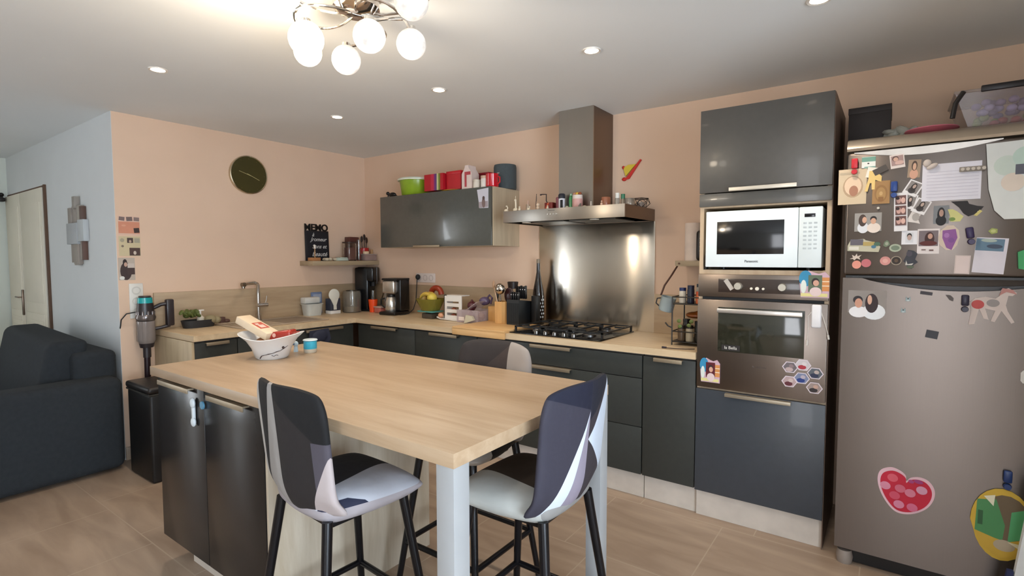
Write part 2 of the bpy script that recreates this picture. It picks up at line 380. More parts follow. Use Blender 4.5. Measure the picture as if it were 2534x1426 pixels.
# gas hob
t = thing('gas_hob', 'black four burner gas hob with cast iron grates', 'hob', (2.555, -.33, .9005))
MB().box(-.34, -.255, 0, .34, .255, .008, .003).build('hob_plate', BLACKG, t)
IRON = mat('17181a', .45)
for i, (bx, by, br) in enumerate(((-.2, .12, .045), (.0, -.0, .06), (.2, .12, .038), (-.2, -.13, .03), (.2, -.13, .045))):
    q = MB().lathe([(0, .008), (br, .008), (br, .02), (br*.85, .026), (0, .026)], bx, by, 24).build('burner', mat('6e6c6a', .35, 1), t)
    MB().lathe([(0, .026), (br*.75, .026), (br*.75, .033), (0, .034)], bx, by, 24).build('burner_cap', IRON, q)
for gx0, gx1 in ((-.33, -.105), (-.1, .1), (.105, .33)):
    b = MB(); w = .006; zt = .045
    for y in (-.2, .24): b.box(gx0, y-w, zt-.008, gx1, y+w, zt)
    for x in (gx0+w, gx1-w): b.box(x-w, -.2, zt-.008, x+w, .24, zt)
    cx = (gx0+gx1)/2
    b.box(cx-w*.8, -.2, zt-.008, cx+w*.8, -.06, zt+.003); b.box(cx-w*.8, .06, zt-.008, cx+w*.8, .24, zt+.003)
    for y in (-.13, .12): b.box(gx0, y-w*.8, zt-.008, gx0+.07, y+w*.8, zt+.003); b.box(gx1-.07, y-w*.8, zt-.008, gx1, y+w*.8, zt+.003)
    for x in (gx0+w, gx1-w):
        for y in (-.2, .24): b.box(x-w, y-w, .008, x+w, y+w, zt)
    b.build('grate', IRON, t)
for k in range(5):
    MB().lathe([(0, .008), (.016, .008), (.0155, .026), (.011, .03), (0, .03)], -.14+k*.07, -.226, 20).build('knob', mat('8d8a86', .3, 1), t)

# ---------------------------------------------------------------- wall cabinet and hood
t = thing('wall_cabinet', 'dark grey flap-door wall cabinet with oak sides', 'cabinet', (1.27, 0, 1.5))
WC = wood('c9b89c', 'b3a187', .5, 'z')
b = MB(); b.box(-.62, -.335, 0, -.602, -.001, .44).box(.602, -.335, 0, .62, -.001, .44).box(-.602, -.335, 0, .602, -.001, .018).box(-.602, -.335, .422, .602, -.001, .44).box(-.602, -.01, .018, .602, -.001, .422)
b.build('cabinet_body', WC, t)
f = MB().box(-.622, -.355, .002, .612, -.336, .44, .0015).build('flap_door', mat('4e4f4a', .22, var=.04, scale=30, coat=.3), t)
MB().box(-.2, -.372, -.003, .1, -.352, .001, .001).box(-.2, -.374, -.002, .1, -.371, .014, .001).build('handle', ALU, f)
t = thing('range_hood', 'stainless steel chimney extractor hood above the gas hob', 'hood', (2.55, 0, 1.652))
b = MB(); b.m(STEEL_X).box(-.452, -.493, 0, .452, -.48, .079, .001); b.m(STEEL_SHADED).box(.44, -.48, 0, .452, -.001, .079).box(-.452, -.48, 0, -.44, -.001, .079)
b.m(STEEL_X).box(-.44, -.48, .067, .44, -.001, .079).box(-.44, -.48, .004, .44, -.001, .02)
b.build('canopy', None, t)
b = MB(); b.m(STEEL_X).box(-.118, -.3, .08, .142, -.29, HC-1.652-.001); b.m(STEEL_SHADED).box(.13, -.29, .08, .142, -.001, HC-1.653).box(-.118, -.29, .08, -.106, -.001, HC-1.653)
b.build('chimney', None, t)
MB().box(-.35, -.4, -.002, -.02, -.1, .004).box(.02, -.4, -.002, .35, -.1, .004).build('filter', mat('6b6864', .4, 1), t)
for k in range(4):
    MB().cyl((-.085+k*.022, -.493, .042), (-.085+k*.022, -.5, .042), .006, .005).build('button', mat('cfcac2', .25, 1), t)
for x in (-.3, .22): MB().lathe([(0, 0), (.03, 0), (.03, .004), (0, .004)], x, -.43, 20, z=-.004).build('lamp', mat('d8d2c4', .3), t)
MB().box(-.085, -.4938, .063, -.035, -.493, .069).build('brand_mark', mat('6b665e', .5), t)

# ---------------------------------------------------------------- tall oven column
t = thing('tall_cabinet', 'tall oven column with grey gloss fronts and oak carcass', 'cabinet', (3.772, -.3, 0))
OC = wood('c4ad90', 'b0977b', .5, 'z')
SIDE_SHADED = mat('6a5446', .5, var=.05)  # side panel's shade beside the fridge is put into this dark brown
b = MB(); b.m(OC).box(-.3, -.285, .15, -.28, .299, 2.165); b.box(.28, -.285, .15, .298, .299, 2.165)
b.box(-.28, -.285, 1.32, .28, .299, 1.343).box(-.28, -.285, 1.664, .28, .299, 1.68).box(-.28, -.28, 2.15, .28, .299, 2.165).box(-.28, -.28, .15, .28, .299, .17).box(-.28, -.28, .7, .28, .299, .716)
b.m(SIDE_SHADED).box(.298, -.285, 0, .302, .299, 2.168)
b.box(-.28, .29, .17, .28, .299, 2.15)
b.build('cabinet_body', None, t)
f = MB().box(-.3, -.305, 1.742, .3, -.286, 2.168, .0015).build('flap_door', mat('4e4b47', .35, var=.03, scale=30, coat=.1), t)
MB().box(-.148, -.33, 1.742, .157, -.305, 1.747, .001).box(-.148, -.333, 1.742, .157, -.329, 1.76, .001).build('handle', mat('cdc6b8', .4, .6), f)
MB().box(-.3, -.302, 1.672, .3, -.286, 1.737, .001).build('filler_panel', mat('54524e', .3, coat=.2), t)
f = MB().box(-.3, -.305, .15, .3, -.286, .708, .0015).build('door', mat('3c4148', .35, var=.04, scale=30, coat=.1), t)
MB().box(-.148, -.33, .7, .157, -.305, .705, .001).box(-.148, -.333, .688, .157, -.329, .705, .001).build('handle', mat('a99d8a', .4, .6), f)
MB().box(-.3, -.265, 0, .298, -.25, .15).build('plinth', BEIGEW, t)
# built-in oven
t = thing('built_in_oven', 'built-in stainless steel oven with glass door in the tall column', 'oven', (3.772, -.586, .716))
OS = steel('857a72', .33, (0, 0, 1), 'oven_steel', an=.5)
MB().box(-.279, 0, .002, .279, .5, .6).build('oven_body', DARK, t)
b = MB().box(-.298, -.02, .486, .298, 0, .604, .003); cp = b.build('control_panel', OS, t)
MB().box(-.195, -.0215, .512, .21, -.02, .582, .0005).build('display', mat('3a302b', .15), cp)
for x in (-.097, .105): MB().cyl((x, -.02, .545), (x, -.042, .545), .02, .017, 24).build('knob', mat('cfc9bc', .3, .7), cp)
for x, r in ((-.035, .006), (-.008, .009), (.02, .006)): MB().cyl((x, -.02, .535), (x, -.03, .535), r, r, 14).build('button', mat('e4ddcc', .35), cp)
dr = MB().box(-.298, -.024, .004, .298, -.001, .472, .003).build('oven_door', OS, t)
MB().box(-.192, -.0255, .205, .205, -.024, .435, .0005).build('window', mat('2c2c22', .07, coat=.5), dr)
b = MB(); b.box(-.19, -.062, .408, .198, -.05, .43, .003).box(-.185, -.052, .41, -.165, -.02, .428).box(.173, -.052, .41, .193, -.02, .428)
b.build('handle', mat('d5cfc9', .3, .8), dr)
text_mesh('brand_mark', '■ ARISTON', .012, mat('4b413b', .5), dr, (.01, -.0245, .14), (PI/2, 0, 0), .0004)
# microwave
t = thing('microwave_oven', 'white microwave oven with dark window in the open niche', 'microwave', (3.772, -.59, 1.3455))
MW = mat('e3ecee', .3, var=.01)
MB().box(-.262, .012, .012, .262, .4, .3, .004).build('housing', MW, t)
for x in (-.2, .2): MB().cyl((x, .1, 0), (x, .1, .012), .012).build('foot', BLACK, t)
dr = MB().box(-.265, -.012, .012, .165, .011, .3, .004).build('door', MW, t)
MB().box(-.208, -.0135, .078, .105, -.012, .245, .0005).build('window', BLACKG, dr)
text_mesh('brand_mark', 'Panasonic', .016, mat('34383c', .5), dr, (-.04, -.0125, .042), (PI/2, 0, 0), .0004, bold=.0003)
cp = MB().box(.167, -.012, .012, .265, .011, .3, .004).build('control_panel', mat('dde6e8', .3, var=.01), t)
MB().box(.19, -.0135, .252, .235, -.012, .268, .0005).build('display', BLACKG, cp)
for r in range(7):
    for c in range(3): MB().box(.186+c*.022, -.0132, .1+r*.02, .2+c*.022, -.0122, .108+r*.02, .0004).build('key', mat('b9c2c6', .5), cp)
o = MB().box(3.5, -.58, 1.3455, 3.507, -.54, 1.42).build('socket_strip', BLACK)
tag(o, 'thin dark strip standing in the gap left of the microwave', 'strip')

# ---------------------------------------------------------------- fridge
t = thing('fridge_freezer', 'large two door stainless steel fridge freezer covered in magnets', 'fridge', (4.5, 0, 0))
xl, xr = -.372, .36
MB().box(xl+.012, -.6, .06, xr-.012, -.02, 1.9, .01).build('fridge_body', mat('57483c', .5), t)
b = MB().box(xl, -.66, 1.327, xr, -.61, 1.866, .012, 3); b.build('freezer_door', FR_STEEL, t)
b = MB(); pts = []
for k in range(13):
    a = k/12*PI; pts.append((-.6, 0))
prof = [(-.6, 1.872), (-.655, 1.874), (-.66, 1.885), (-.652, 1.905), (-.63, 1.922), (-.59, 1.935), (-.5, 1.94), (-.02, 1.94), (-.02, 1.88)]
b.prism([(y, z) for y, z in prof], xl, xr, 'yz'); b.build('top_cover', mat('b9ab99', .3, .6), t)
# lower door with the shallow arched grip cut into its top edge
n = 24; x0, x1 = -.30, .345
def arc(d, z): return [(x0+(x1-x0)*i/n, z-d*math.sin(PI*i/n)**.8) for i in range(n+1)]
poly = [(xl, .075), (xr, .075), (xr, 1.315)]+[(p[0], p[1]) for p in reversed(arc(.048, 1.315))]+[(xl, 1.315)]
MB().prism(poly, -.66, -.63).build('fridge_door', FR_STEEL, t)
poly = [(xl+.003, .08), (xr-.003, .08), (xr-.003, 1.313)]+[(p[0], p[1]) for p in reversed(arc(.02, 1.306))]+[(xl+.003, 1.313)]
MB().prism(poly, -.63, -.608).build('grip_recess', mat('3a3a3e', .4), t)
MB().box(xl+.01, -.655, 1.316, xr-.01, -.606, 1.326).build('door_gasket', BLACK, t)
# soft grey strip curving under the top cover
n = 20
poly = [(-.345, 1.866), (.14, 1.866)]+[(.14-.485*i/n, 1.862-.028*math.sin(PI*i/n)) for i in range(n+1)]
MB().prism(poly, -.6615, -.6595).build('badge_strip', mat('cbc3bb', .3, .7), t)
MB().box(xl+.02, -.62, .005, xr-.02, -.1, .06).build('base_recess', BLACK, t)
for x in (xl+.04, xr-.04): MB().lathe([(0, 0), (.03, 0), (.034, .03), (.028, .06), (0, .06)], x, -.63, 20).build('foot', mat('8b8078', .5), t)

# ---------------------------------------------------------------- flat items stuck on fronts
def ROT(face): return {'y': Euler((PI/2, 0, 0)), 'x': Euler((PI/2, 0, PI/2)), 'up': Euler((0, 0, 0)), 'ny': Euler((PI/2, 0, 0))}[face]
def flat(name, label, cat, face, pos, w, h, base, els=(), rot=0, t=.0012, group=None, outline=None):
    """thin item: base plate (rectangle or outline) with printed shapes on it; local x right, y up, z out"""
    b = MB()
    def shp(kind, x, y, sw, sh, a=0):
        x *= w; y *= h; sw *= w; sh *= h
        if kind == 'r': P = [(-sw/2, -sh/2), (sw/2, -sh/2), (sw/2, sh/2), (-sw/2, sh/2)]
        else: P = [(sw/2*math.cos(2*PI*k/18), sh/2*math.sin(2*PI*k/18)) for k in range(18)]
        c, s_ = math.cos(a), math.sin(a); return [(x+p*c-q*s_, y+p*s_+q*c) for p, q in P]
    b.m(base); out = [(px*w, py*h) for px, py in outline] if outline else shp('r', 0, 0, 1, 1)
    b.prism(out, .0002, t, 'xy')
    for k, e in enumerate(els):
        if isinstance(e[-1], float): e = e[:-2]+(e[-1], e[-2])
        z = t+.00025*(k+1); b.m(e[-1])
        P = [(px*w, py*h) for px, py in e[1]] if e[0] == 'p' else shp(e[0], *e[1:-1])
        b.face([(px, py, z) for px, py in P])
    o = b.build(name)
    o.matrix_world = Matrix.Translation(pos) @ ROT(face).to_matrix().to_4x4() @ Matrix.Rotation(rot, 4, 'Z')
    return tag(o, label, cat, group)
c_ = lambda s, r=.55: mat(s, r, var=.03)
def person_els(hair, skin, top, x=0, y=0, s=1, long=False):
    e = [('e', x, y-.32*s, .62*s, .5*s, c_(top))]
    e.append(('e', x, y+.1*s, .42*s, .5*s, c_(hair)) if not long else ('e', x, y-.02*s, .46*s, .74*s, c_(hair)))
    e.append(('e', x+.01, y+.06*s, .26*s, .36*s, c_(skin)))
    return e
FY = -.6605
def fz(x, z, y=FY): return (x, y, z)
STK = dict(s='d8a88a')
flat('paper_drawing', 'beige printed paper with a portrait hanging off the fridge\'s left edge', 'paper', 'y', fz(4.152, 1.718), .105, .155, c_('cdb99b'),
     [('e', .02, 0, .72, .62, c_('b3987a')), ('e', .02, .02, .6, .52, c_('dfc3a6')), ('e', .05, -.12, .32, .3, c_('a8775e')), ('r', -.1, .38, .7, .06, c_('b5a58c'))])
def clip(name, label, x, z, col, s=1, y=FY, rot=0, face='y'):
    t = thing(name, label, 'clip', (x, y, z), (0, 0, 0))
    a = MB().box(-.012*s, -.014, -.006*s, .012*s, -.0005, .038*s, .005*s).build('lever', c_(col, .35), t)
    MB().cyl((0, -.006, -.02*s), (0, -.016, -.02*s), .012*s, .01*s).build('jaw', c_(col, .35), t)
    t.rotation_euler = (0, rot, 0)
    return t
clip('magnetic_clip', 'red magnetic clip at the fridge\'s top left corner', 4.158, 1.802, 'c11f2c', y=FY-.002)
flat('fridge_magnet', 'teal and white picture magnet beside the red clip', 'magnet', 'y', fz(4.209, 1.818), .05, .05, c_('dfe2dc'), [('r', 0, .28, 1, .4, c_('6f9c8c')), ('e', -.02, -.08, .16, .12, c_('3b3230')), ('r', .1, -.42, .8, .15, c_('7fa398'))], rot=.0)
flat('fridge_magnet', 'white paper figure magnet above the yellow hand', 'magnet', 'y', fz(4.223, 1.773, FY-.001), .04, .045, c_('e6dfd2'), [('e', .1, 0, .5, .4, c_('d5cbbb'))], rot=-.2)
flat('fridge_magnet', 'dark brown tilted rectangular magnet on the upper fridge door', 'magnet', 'y', fz(4.252, 1.781, FY-.001), .052, .026, c_('4a433e'), rot=.45, t=.004)
flat('fridge_magnet', 'yellow hand shaped foam magnet next to the cork square', 'magnet', 'y', fz(4.228, 1.737), .06, .088, c_('e2c27a'), outline=[(-.5, -.5), (-.32, -.5), (-.2, -.1), (-.1, -.1), (-.08, -.42), (.1, -.42), (.12, .05), (.3, -.02), (.48, -.06), (.5, .2), (.3, .35), (.1, .5), (-.25, .5), (-.3, .1)], t=.004)
flat('cork_square', 'brown square cork magnet with an arch engraving', 'magnet', 'y', fz(4.257, 1.686), .062, .098, c_('a37c4c'), [('e', .0, -.05, .75, .75, c_('946d40')), ('e', .0, -.07, .55, .58, c_('a8834f')), ('e', 0, -.05, .2, .18, c_('c29f6c')), ('r', 0, -.3, .3, .2, c_('8b6337'))], t=.003)
flat('photo_print', 'small tilted baby photo at the top of the fridge door', 'photo', 'y', fz(4.31, 1.813), .05, .058, c_('d8cdc8'), [('r', 0, .05, .84, .7, c_('a58a86')), ('e', -.12, .2, .45, .4, c_('5c443e')), ('e', -.1, .15, .34, .3, c_('caa492')), ('e', .12, -.12, .6, .3, c_('cba9a0'))], rot=.12)
flat('photo_print', 'portrait photo of a person in a peach top left of the lined note', 'photo', 'y', fz(4.368, 1.776), .042, .074, c_('a08a74'), person_els('4a3a30', 'cfa68c', 'cf9f88', 0, .05, 1.1), rot=-.05)
clip('magnetic_clip', 'blue magnetic clip holding the photo booth strip', 4.302, 1.69, '1c3f86', y=FY-.004)
pol = c_('e4e2e4'); bd = c_('5d5350')
def polaroid(label, x, z, w, h, rot, hair='2f2624', skin='b9a296', top='3a3333', dy=0, long=True):
    return flat('photo_print', label, 'photo', 'y', fz(x, z, FY-dy), w, h, pol, [('r', 0, .06, .8, .72, c_('8c8684'))]+person_els(hair, skin, top, 0, .08, .8, long), rot=rot)
polaroid('white bordered photo tilted under the lined note\'s left corner', 4.367, 1.695, .052, .06, -.5, dy=.001)
polaroid('white bordered photo half hidden between the strip and two tilted photos', 4.357, 1.64, .045, .06, -.25)
polaroid('white bordered photo of a long haired person below the lined note\'s corner', 4.396, 1.618, .05, .06, -.45, dy=.002)
els = []
for k in range(3): els += [('r', 0, .31-k*.27, .8, .24, c_('6b4c48')), ('e', -.15, .31-k*.27, .35, .17, c_('caa096')), ('e', .18, .3-k*.27, .32, .15, c_('d8b0a4')), ('e', -.22, .36-k*.27, .3, .08, c_('33211f'))]
flat('photo_strip', 'photo booth strip of three shots hanging from the blue clip', 'photo', 'y', fz(4.328, 1.598, FY-.003), .046, .162, pol, els, rot=.03)
flat('fridge_magnet', 'cream paper cutout peeking out beside the photo booth strip', 'magnet', 'y', fz(4.372, 1.573), .05, .055, c_('d9d3cf'), [('e', .15, .02, .5, .6, c_('a8a29e'))], outline=[(-.5, -.3), (-.1, .5), (.5, .2), (.3, -.1), (.45, -.5), (.1, -.4)])
flat('photo_print', 'landscape photo of two smiling people on the freezer door', 'photo', 'y', fz(4.214, 1.56), .098, .08, c_('98948f'),
     [('e', -.18, -.3, .42, .6, c_('d9dade')), ('e', -.2, .1, .3, .66, c_('45342c')), ('e', -.13, .12, .17, .34, c_('d3a58c')), ('e', .22, -.32, .5, .55, c_('e1d2c6')), ('e', .2, .17, .24, .3, c_('241d1b')), ('e', .2, .05, .2, .32, c_('d0a288'))])
flat('photo_print', 'passport style photo on white card below the photo strip', 'photo', 'y', fz(4.361, 1.489), .053, .058, c_('e2e2e8'), [('r', 0, 0, .5, .75, c_('d2d4da')), ('e', 0, .12, .32, .4, c_('2a2829')), ('e', 0, 0, .28, .4, c_('b99f96'))])
flat('photo_print', 'instant photo of a long haired person in dark red with writing below', 'photo', 'y', fz(4.424, 1.472), .072, .103, c_('e0d8d8'), [('r', 0, .12, .88, .62, c_('786c70')), ('e', .05, .1, .44, .55, c_('3c1f1c')), ('e', .08, .2, .22, .22, c_('c69a88')), ('e', 0, -.08, .8, .2, c_('5b2320')), ('r', .15, -.36, .2, .06, c_('6d5450')), ('r', -.2, -.34, .2, .04, c_('6d5450'))])
els = [('r', .02, .28-k*.085, .88, .008, c_('b5b2c4')) for k in range(9)]
flat('note_sheet', 'white lined note sheet held by two clips on the fridge', 'paper', 'y', fz(4.488, 1.712, FY-.0035), .185, .15, c_('dcdbe6'), els)
t = thing('fridge_magnet', 'white plaster shell magnet at the note\'s left corner', 'magnet', fz(4.418, 1.782, FY-.006))
MB().ell((-.008, -.006, .01), (.014, .008, .016)).ell((.008, -.006, -.004), (.02, .007, .01), rot=Euler((0, -.5, 0))).build('shell', c_('c8bdb6'), t)
t = thing('fridge_magnet', 'grey metal word shaped magnet at the note\'s right corner', 'magnet', fz(4.552, 1.754, FY-.006))
MB().box(-.04, -.006, -.008, .04, 0, .012, .003).build('plate', c_('8d857c'), t)
for k in range(5): MB().cyl((-.03+.016*k, -.006, .002), (-.03+.016*k, -.01, .002), .006).build('letter', c_('c2b9ae'), t)
flat('paper_drawing', 'big curling white drawing of green circles at the fridge\'s right edge', 'paper', 'y', fz(4.672, 1.7, FY-.006), .165, .295, c_('d8dcda'),
     [('e', -.12, .2, .46, .26, c_('c6d3ca')), ('e', .2, .3, .46, .26, c_('bcd2c8')), ('e', -.0, -.02, .42, .24, c_('dccfc2')), ('r', .12, .14, .18, .13, c_('5a5c68')), ('e', .36, .1, .2, .16, c_('b0384a'))],
     outline=[(-.5, .5), (.5, .52), (.5, -.5), (-.12, -.5), (-.3, -.38), (-.42, -.1)])
flat('fridge_magnet', 'black bird shaped magnet with yellow beak under the note', 'magnet', 'y', fz(4.542, 1.6, FY-.001), .1, .062, c_('1b1517'), [('e', .34, -.22, .06, .08, c_('e8e2d8')), ('p', [(.3, -.5), (.46, -.2), (.38, -.1), (.2, -.45)], c_('c9bd74'))], outline=[(-.5, .5), (0, .5), (.05, .3), (.3, .15), (.5, .1), (.42, -.1), (.2, -.4), (.05, -.5), (-.1, -.3), (-.25, .1)], t=.004)
flat('photo_print', 'identity photo of a dark haired person in black', 'photo', 'y', fz(4.462, 1.58), .05, .074, c_('7b7f84'), person_els('16161a', 'b08f80', '141418', 0, .02, 1.1, True))
flat('fridge_magnet', 'pale yellow flower magnet with a green leaf below the note', 'magnet', 'y', fz(4.507, 1.575), .05, .05, c_('c9c784'), [('e', -.2, -.3, .4, .3, c_('6f8a44'))], outline=[(-.5, .5), (-.2, .5), (.1, .3), (.5, -.1), (.3, -.5), (-.3, -.5), (-.35, 0)], t=.004)
flat('fridge_magnet', 'purple lilac cluster on a cream oval magnet', 'magnet', 'y', fz(4.489, 1.485), .068, .1, c_('cfbfb0'), [('p', [(-.3, .3), (.3, .35), (.4, 0), (.25, -.3), (.15, -.5), (-.1, -.4), (-.3, 0)], c_('8b5596')), ('e', -.1, .1, .25, .2, c_('a976b4')), ('e', .12, -.1, .3, .2, c_('7a4a8c'))], outline=[(-.5, 0), (-.4, .3), (-.1, .5), (.2, .5), (.45, .3), (.5, 0), (.4, -.3), (.2, -.5), (-.1, -.5), (-.4, -.3)], t=.004)
clip('magnetic_clip', 'dark purple magnetic clip right of the lilac magnet', 4.556, 1.487, '2a1a4a', y=FY-.004, rot=-.15)
flat('fridge_magnet', 'small lime green blossom magnet above the blue card', 'magnet', 'y', fz(4.623, 1.508), .03, .026, c_('9aa35a'), [('e', 0, 0, .5, .5, c_('bcc27e'))], outline=[(math.cos(k*PI/5)*(.5 if k % 2 else .4), math.sin(k*PI/5)*(.5 if k % 2 else .4)) for k in range(10)], t=.004)
flat('greeting_card', 'white card with a blue landscape top held on the freezer door', 'card', 'y', fz(4.617, 1.412), .095, .14, c_('d6d2dc'), [('r', -.05, .3, .88, .34, c_('5f7c92')), ('e', .1, .26, .5, .12, c_('3d4a5e')), ('e', -.1, .42, .5, .1, c_('a5b4ac'))], rot=-.08)
flat('greeting_card', 'small pale pink card above the grip recess', 'card', 'y', fz(4.535, 1.376), .048, .075, c_('cbbcb8'), [('r', 0, 0, .84, .9, c_('d9c9c6'))], rot=-.04)
flat('fridge_magnet', 'bright green rounded magnet at the right edge of the freezer door', 'magnet', 'y', fz(4.712, 1.395), .04, .075, c_('3f9e62'), outline=[(-.4, .4), (0, .5), (.5, .4), (.5, -.4), (.1, -.5), (-.3, -.45)], t=.008)
flat('fridge_magnet', 'painted village panorama magnet with grey and yellow houses', 'magnet', 'y', fz(4.202, 1.458), .12, .058, c_('b9b49c'),
     [('r', -.22, .25, .4, .45, c_('5f5a63')), ('r', .15, .12, .35, .3, c_('b09a5c')), ('e', .3, -.1, .15, .25, c_('41708a')), ('e', .4, .1, .2, .3, c_('4b6a56')), ('r', -.3, -.2, .3, .25, c_('d6d1c4'))], outline=[(-.5, -.4), (.45, -.5), (.5, -.1), (.3, .25), (.05, .4), (0, .5), (-.4, .45), (-.5, 0)], t=.005)
flat('fridge_magnet', 'tiny green animal magnet right of the village magnet', 'magnet', 'y', fz(4.284, 1.465), .024, .03, c_('6a7a62'), [('e', 0, 0, .5, .5, c_('9aa08c'))], outline=[(-.5, -.3), (-.1, -.5), (.5, -.2), (.3, .3), (0, .5), (-.4, .2)], t=.004)
flat('fridge_magnet', 'oval green stone magnet with a white rim', 'magnet', 'y', fz(4.314, 1.446), .042, .034, c_('a9b29c'), [('e', 0, 0, .7, .6, c_('71806c'))], outline=[(.5*math.cos(k*PI/8), .5*math.sin(k*PI/8)) for k in range(16)], t=.005)
flat('fridge_magnet', 'white gecko shaped magnet on the lower freezer door', 'magnet', 'y', fz(4.173, 1.408), .045, .03, c_('cbbcae'), outline=[(-.5, -.3), (-.2, -.1), (-.3, .3), (-.05, .1), (.1, .5), (.15, .1), (.5, .3), (.3, -.05), (.4, -.4), (.1, -.2), (-.1, -.5), (-.2, -.3)], t=.004)
CIRC = [(.5*math.cos(k*PI/10), .5*math.sin(k*PI/10)) for k in range(20)]
flat('fridge_magnet', 'peach pink round magnet, leftmost of the four round ones', 'magnet', 'y', fz(4.178, 1.374), .034, .036, c_('dd9280'), outline=CIRC, t=.006)
flat('fridge_magnet', 'rose pink round magnet touching the peach one', 'magnet', 'y', fz(4.213, 1.381), .036, .036, c_('bf6b70'), outline=CIRC, t=.006)
flat('fridge_magnet', 'light pink round magnet with a ring, beside the dark round one', 'magnet', 'y', fz(4.281, 1.391), .038, .038, c_('cf8f88'), [('e', 0, 0, .5, .5, c_('dca59c'))], outline=CIRC, t=.006)
flat('fridge_magnet', 'dark brown round magnet with a pale rim', 'magnet', 'y', fz(4.319, 1.392), .038, .038, c_('a59784'), [('e', 0, 0, .84, .84, c_('2f231c')), ('e', 0, 0, .35, .4, c_('5c4836'))], outline=CIRC, t=.006)
flat('fridge_magnet', 'dark tree shaped magnet with white trunk', 'magnet', 'y', fz(4.368, 1.397), .05, .08, c_('34363f'), [('p', [(-.3, -.05), (-.2, -.25), (.2, -.2), (.1, -.3), (-.35, -.3)], c_('c5c2bb')), ('e', 0, -.4, .5, .15, c_('56604c')), ('e', -.1, .3, .4, .3, c_('4a4650'))], outline=[(-.5, -.1), (-.3, .2), (-.2, .5), (.2, .45), (.45, .3), (.3, 0), (.5, -.15), (.2, -.3), (.1, -.5), (-.2, -.45), (-.3, -.2)], t=.006)
flat('fridge_magnet', 'tiny white dot magnet under the cork square', 'magnet', 'y', fz(4.249, 1.619), .01, .01, c_('cfc9bb'), outline=CIRC, t=.005)
flat('photo_print', 'photo of a person in a cap and a dark haired person on the lower door', 'photo', 'y', fz(4.221, 1.21), .14, .1, c_('8d8580'),
     [('e', .18, -.42, .6, .7, c_('dfe2e6')), ('e', -.22, -.45, .5, .5, c_('e4e2e4')), ('e', .12, -.05, .34, .85, c_('2c1b1e')), ('e', .07, .1, .12, .42, c_('d2a58e')), ('e', -.24, .08, .26, .36, c_('241c20')), ('e', -.22, -.06, .2, .42, c_('c9947c'))])
for x, z, lb in ((4.365, 1.229, 'small pale blue cat face magnet, upper of two on the lower door'), (4.35, 1.18, 'small pale blue cat face magnet, lower of two on the lower door')):
    flat('fridge_magnet', lb, 'magnet', 'y', fz(x, z), .018, .02, c_('8fa2a6'), [('e', 0, .1, .25, .25, c_('2a3038')), ('e', 0, -.3, .6, .3, c_('bcc8ca'))], outline=[(-.5, -.4), (-.4, .5), (-.1, .2), (.1, .2), (.4, .5), (.5, -.4), (0, -.5)], t=.004)
flat('fridge_magnet', 'thin dark grey bar magnet just below the grip recess', 'magnet', 'y', fz(4.425, 1.256), .04, .013, c_('3e3b42'), rot=-.14, t=.005)
flat('fridge_magnet', 'small dark half moon magnet below the grip recess', 'magnet', 'y', fz(4.5, 1.239), .026, .026, c_('57504f'), outline=[(-.5, .5), (.1, .45), (.5, 0), (.45, -.5), (0, -.3)], t=.005)
clip('magnetic_clip', 'black and violet magnetic clip beside the horse magnet', 4.549, 1.216, '1d1830', y=FY-.001)
flat('fridge_magnet', 'white horse shaped magnet with a red spot', 'magnet', 'y', fz(4.625, 1.21), .15, .15, c_('c6b8b2'), [('e', -.25, .05, .26, .24, c_('b24644')), ('e', .05, .1, .26, .2, c_('8f8987')), ('p', [(.22, .5), (.42, .46), (.5, .34), (.3, .4), (.16, .3)], c_('b07c76'))],
     outline=[(-.42, -.5), (-.38, -.12), (-.42, .1), (-.3, .22), (-.1, .26), (.1, .22), (.18, .3), (.2, .46), (.34, .5), (.5, .38), (.42, .3), (.34, .3), (.3, .05), (.34, -.1), (.48, -.38), (.42, -.42), (.22, -.1), (.1, -.4), (.02, -.38), (.1, -.1), (-.1, -.05), (-.02, -.35), (-.12, -.32), (-.22, -.06), (-.3, -.48)], t=.004)
flat('fridge_magnet', 'dark slate tilted rectangle magnet alone in the middle of the lower door', 'magnet', 'y', fz(4.449, 1.085), .04, .032, c_('3a3c44'), rot=-.16, t=.005)
hpts = [(0, .30), (.06, .40), (.2, .47), (.36, .44), (.48, .28), (.5, .05), (.42, -.2), (.25, -.4), (.05, -.5), (-.12, -.48), (-.3, -.3), (-.44, -.05), (-.5, .2), (-.46, .4), (-.3, .52), (-.14, .5), (-.03, .42)]
def smooth(P, n=5):
    out = []
    for k in range(len(P)):
        a, b_, c, d_ = P[k-1], P[k], P[(k+1) % len(P)], P[(k+2) % len(P)]
        for q in range(n):
            u = q/n; out.append(tuple(.5*(2*b_[i]+(c[i]-a[i])*u+(2*a[i]-5*b_[i]+4*c[i]-d_[i])*u*u+(3*b_[i]-a[i]-3*c[i]+d_[i])*u**3) for i in (0, 1)))
    return out
hpts = smooth(hpts)
flat('heart_cutout', 'red and pink painted paper heart on the lower fridge door', 'paper', 'y', fz(4.378, .39), .2, .185, c_('dfb9c4'),
     [('p', [(p[0]*.9+.005, p[1]*.88-.01) for p in hpts], c_('c01738'))]+[('e', x, y, .19, .19, c_(q)) for x, y, q in ((-.24, .28, 'd95a6c'), (-.34, .05, 'd78aa2'), (.28, .18, 'd39ab4'), (.1, .04, 'd77d96'), (-.15, -.12, 'cf4f68'), (-.05, -.3, 'd583a0'), (.18, -.28, 'd0688a'), (-.08, .08, 'd0667e'))]+[('e', .2, .36, .16, .09, c_('9c3a78')), ('e', .08, .32, .1, .08, c_('a4427c'))], outline=hpts, rot=-.12)
yo = [(.5*math.cos(k*PI/12)*(1 if math.sin(k*PI/12) > -.2 else .92), .5*math.sin(k*PI/12)) for k in range(24)]
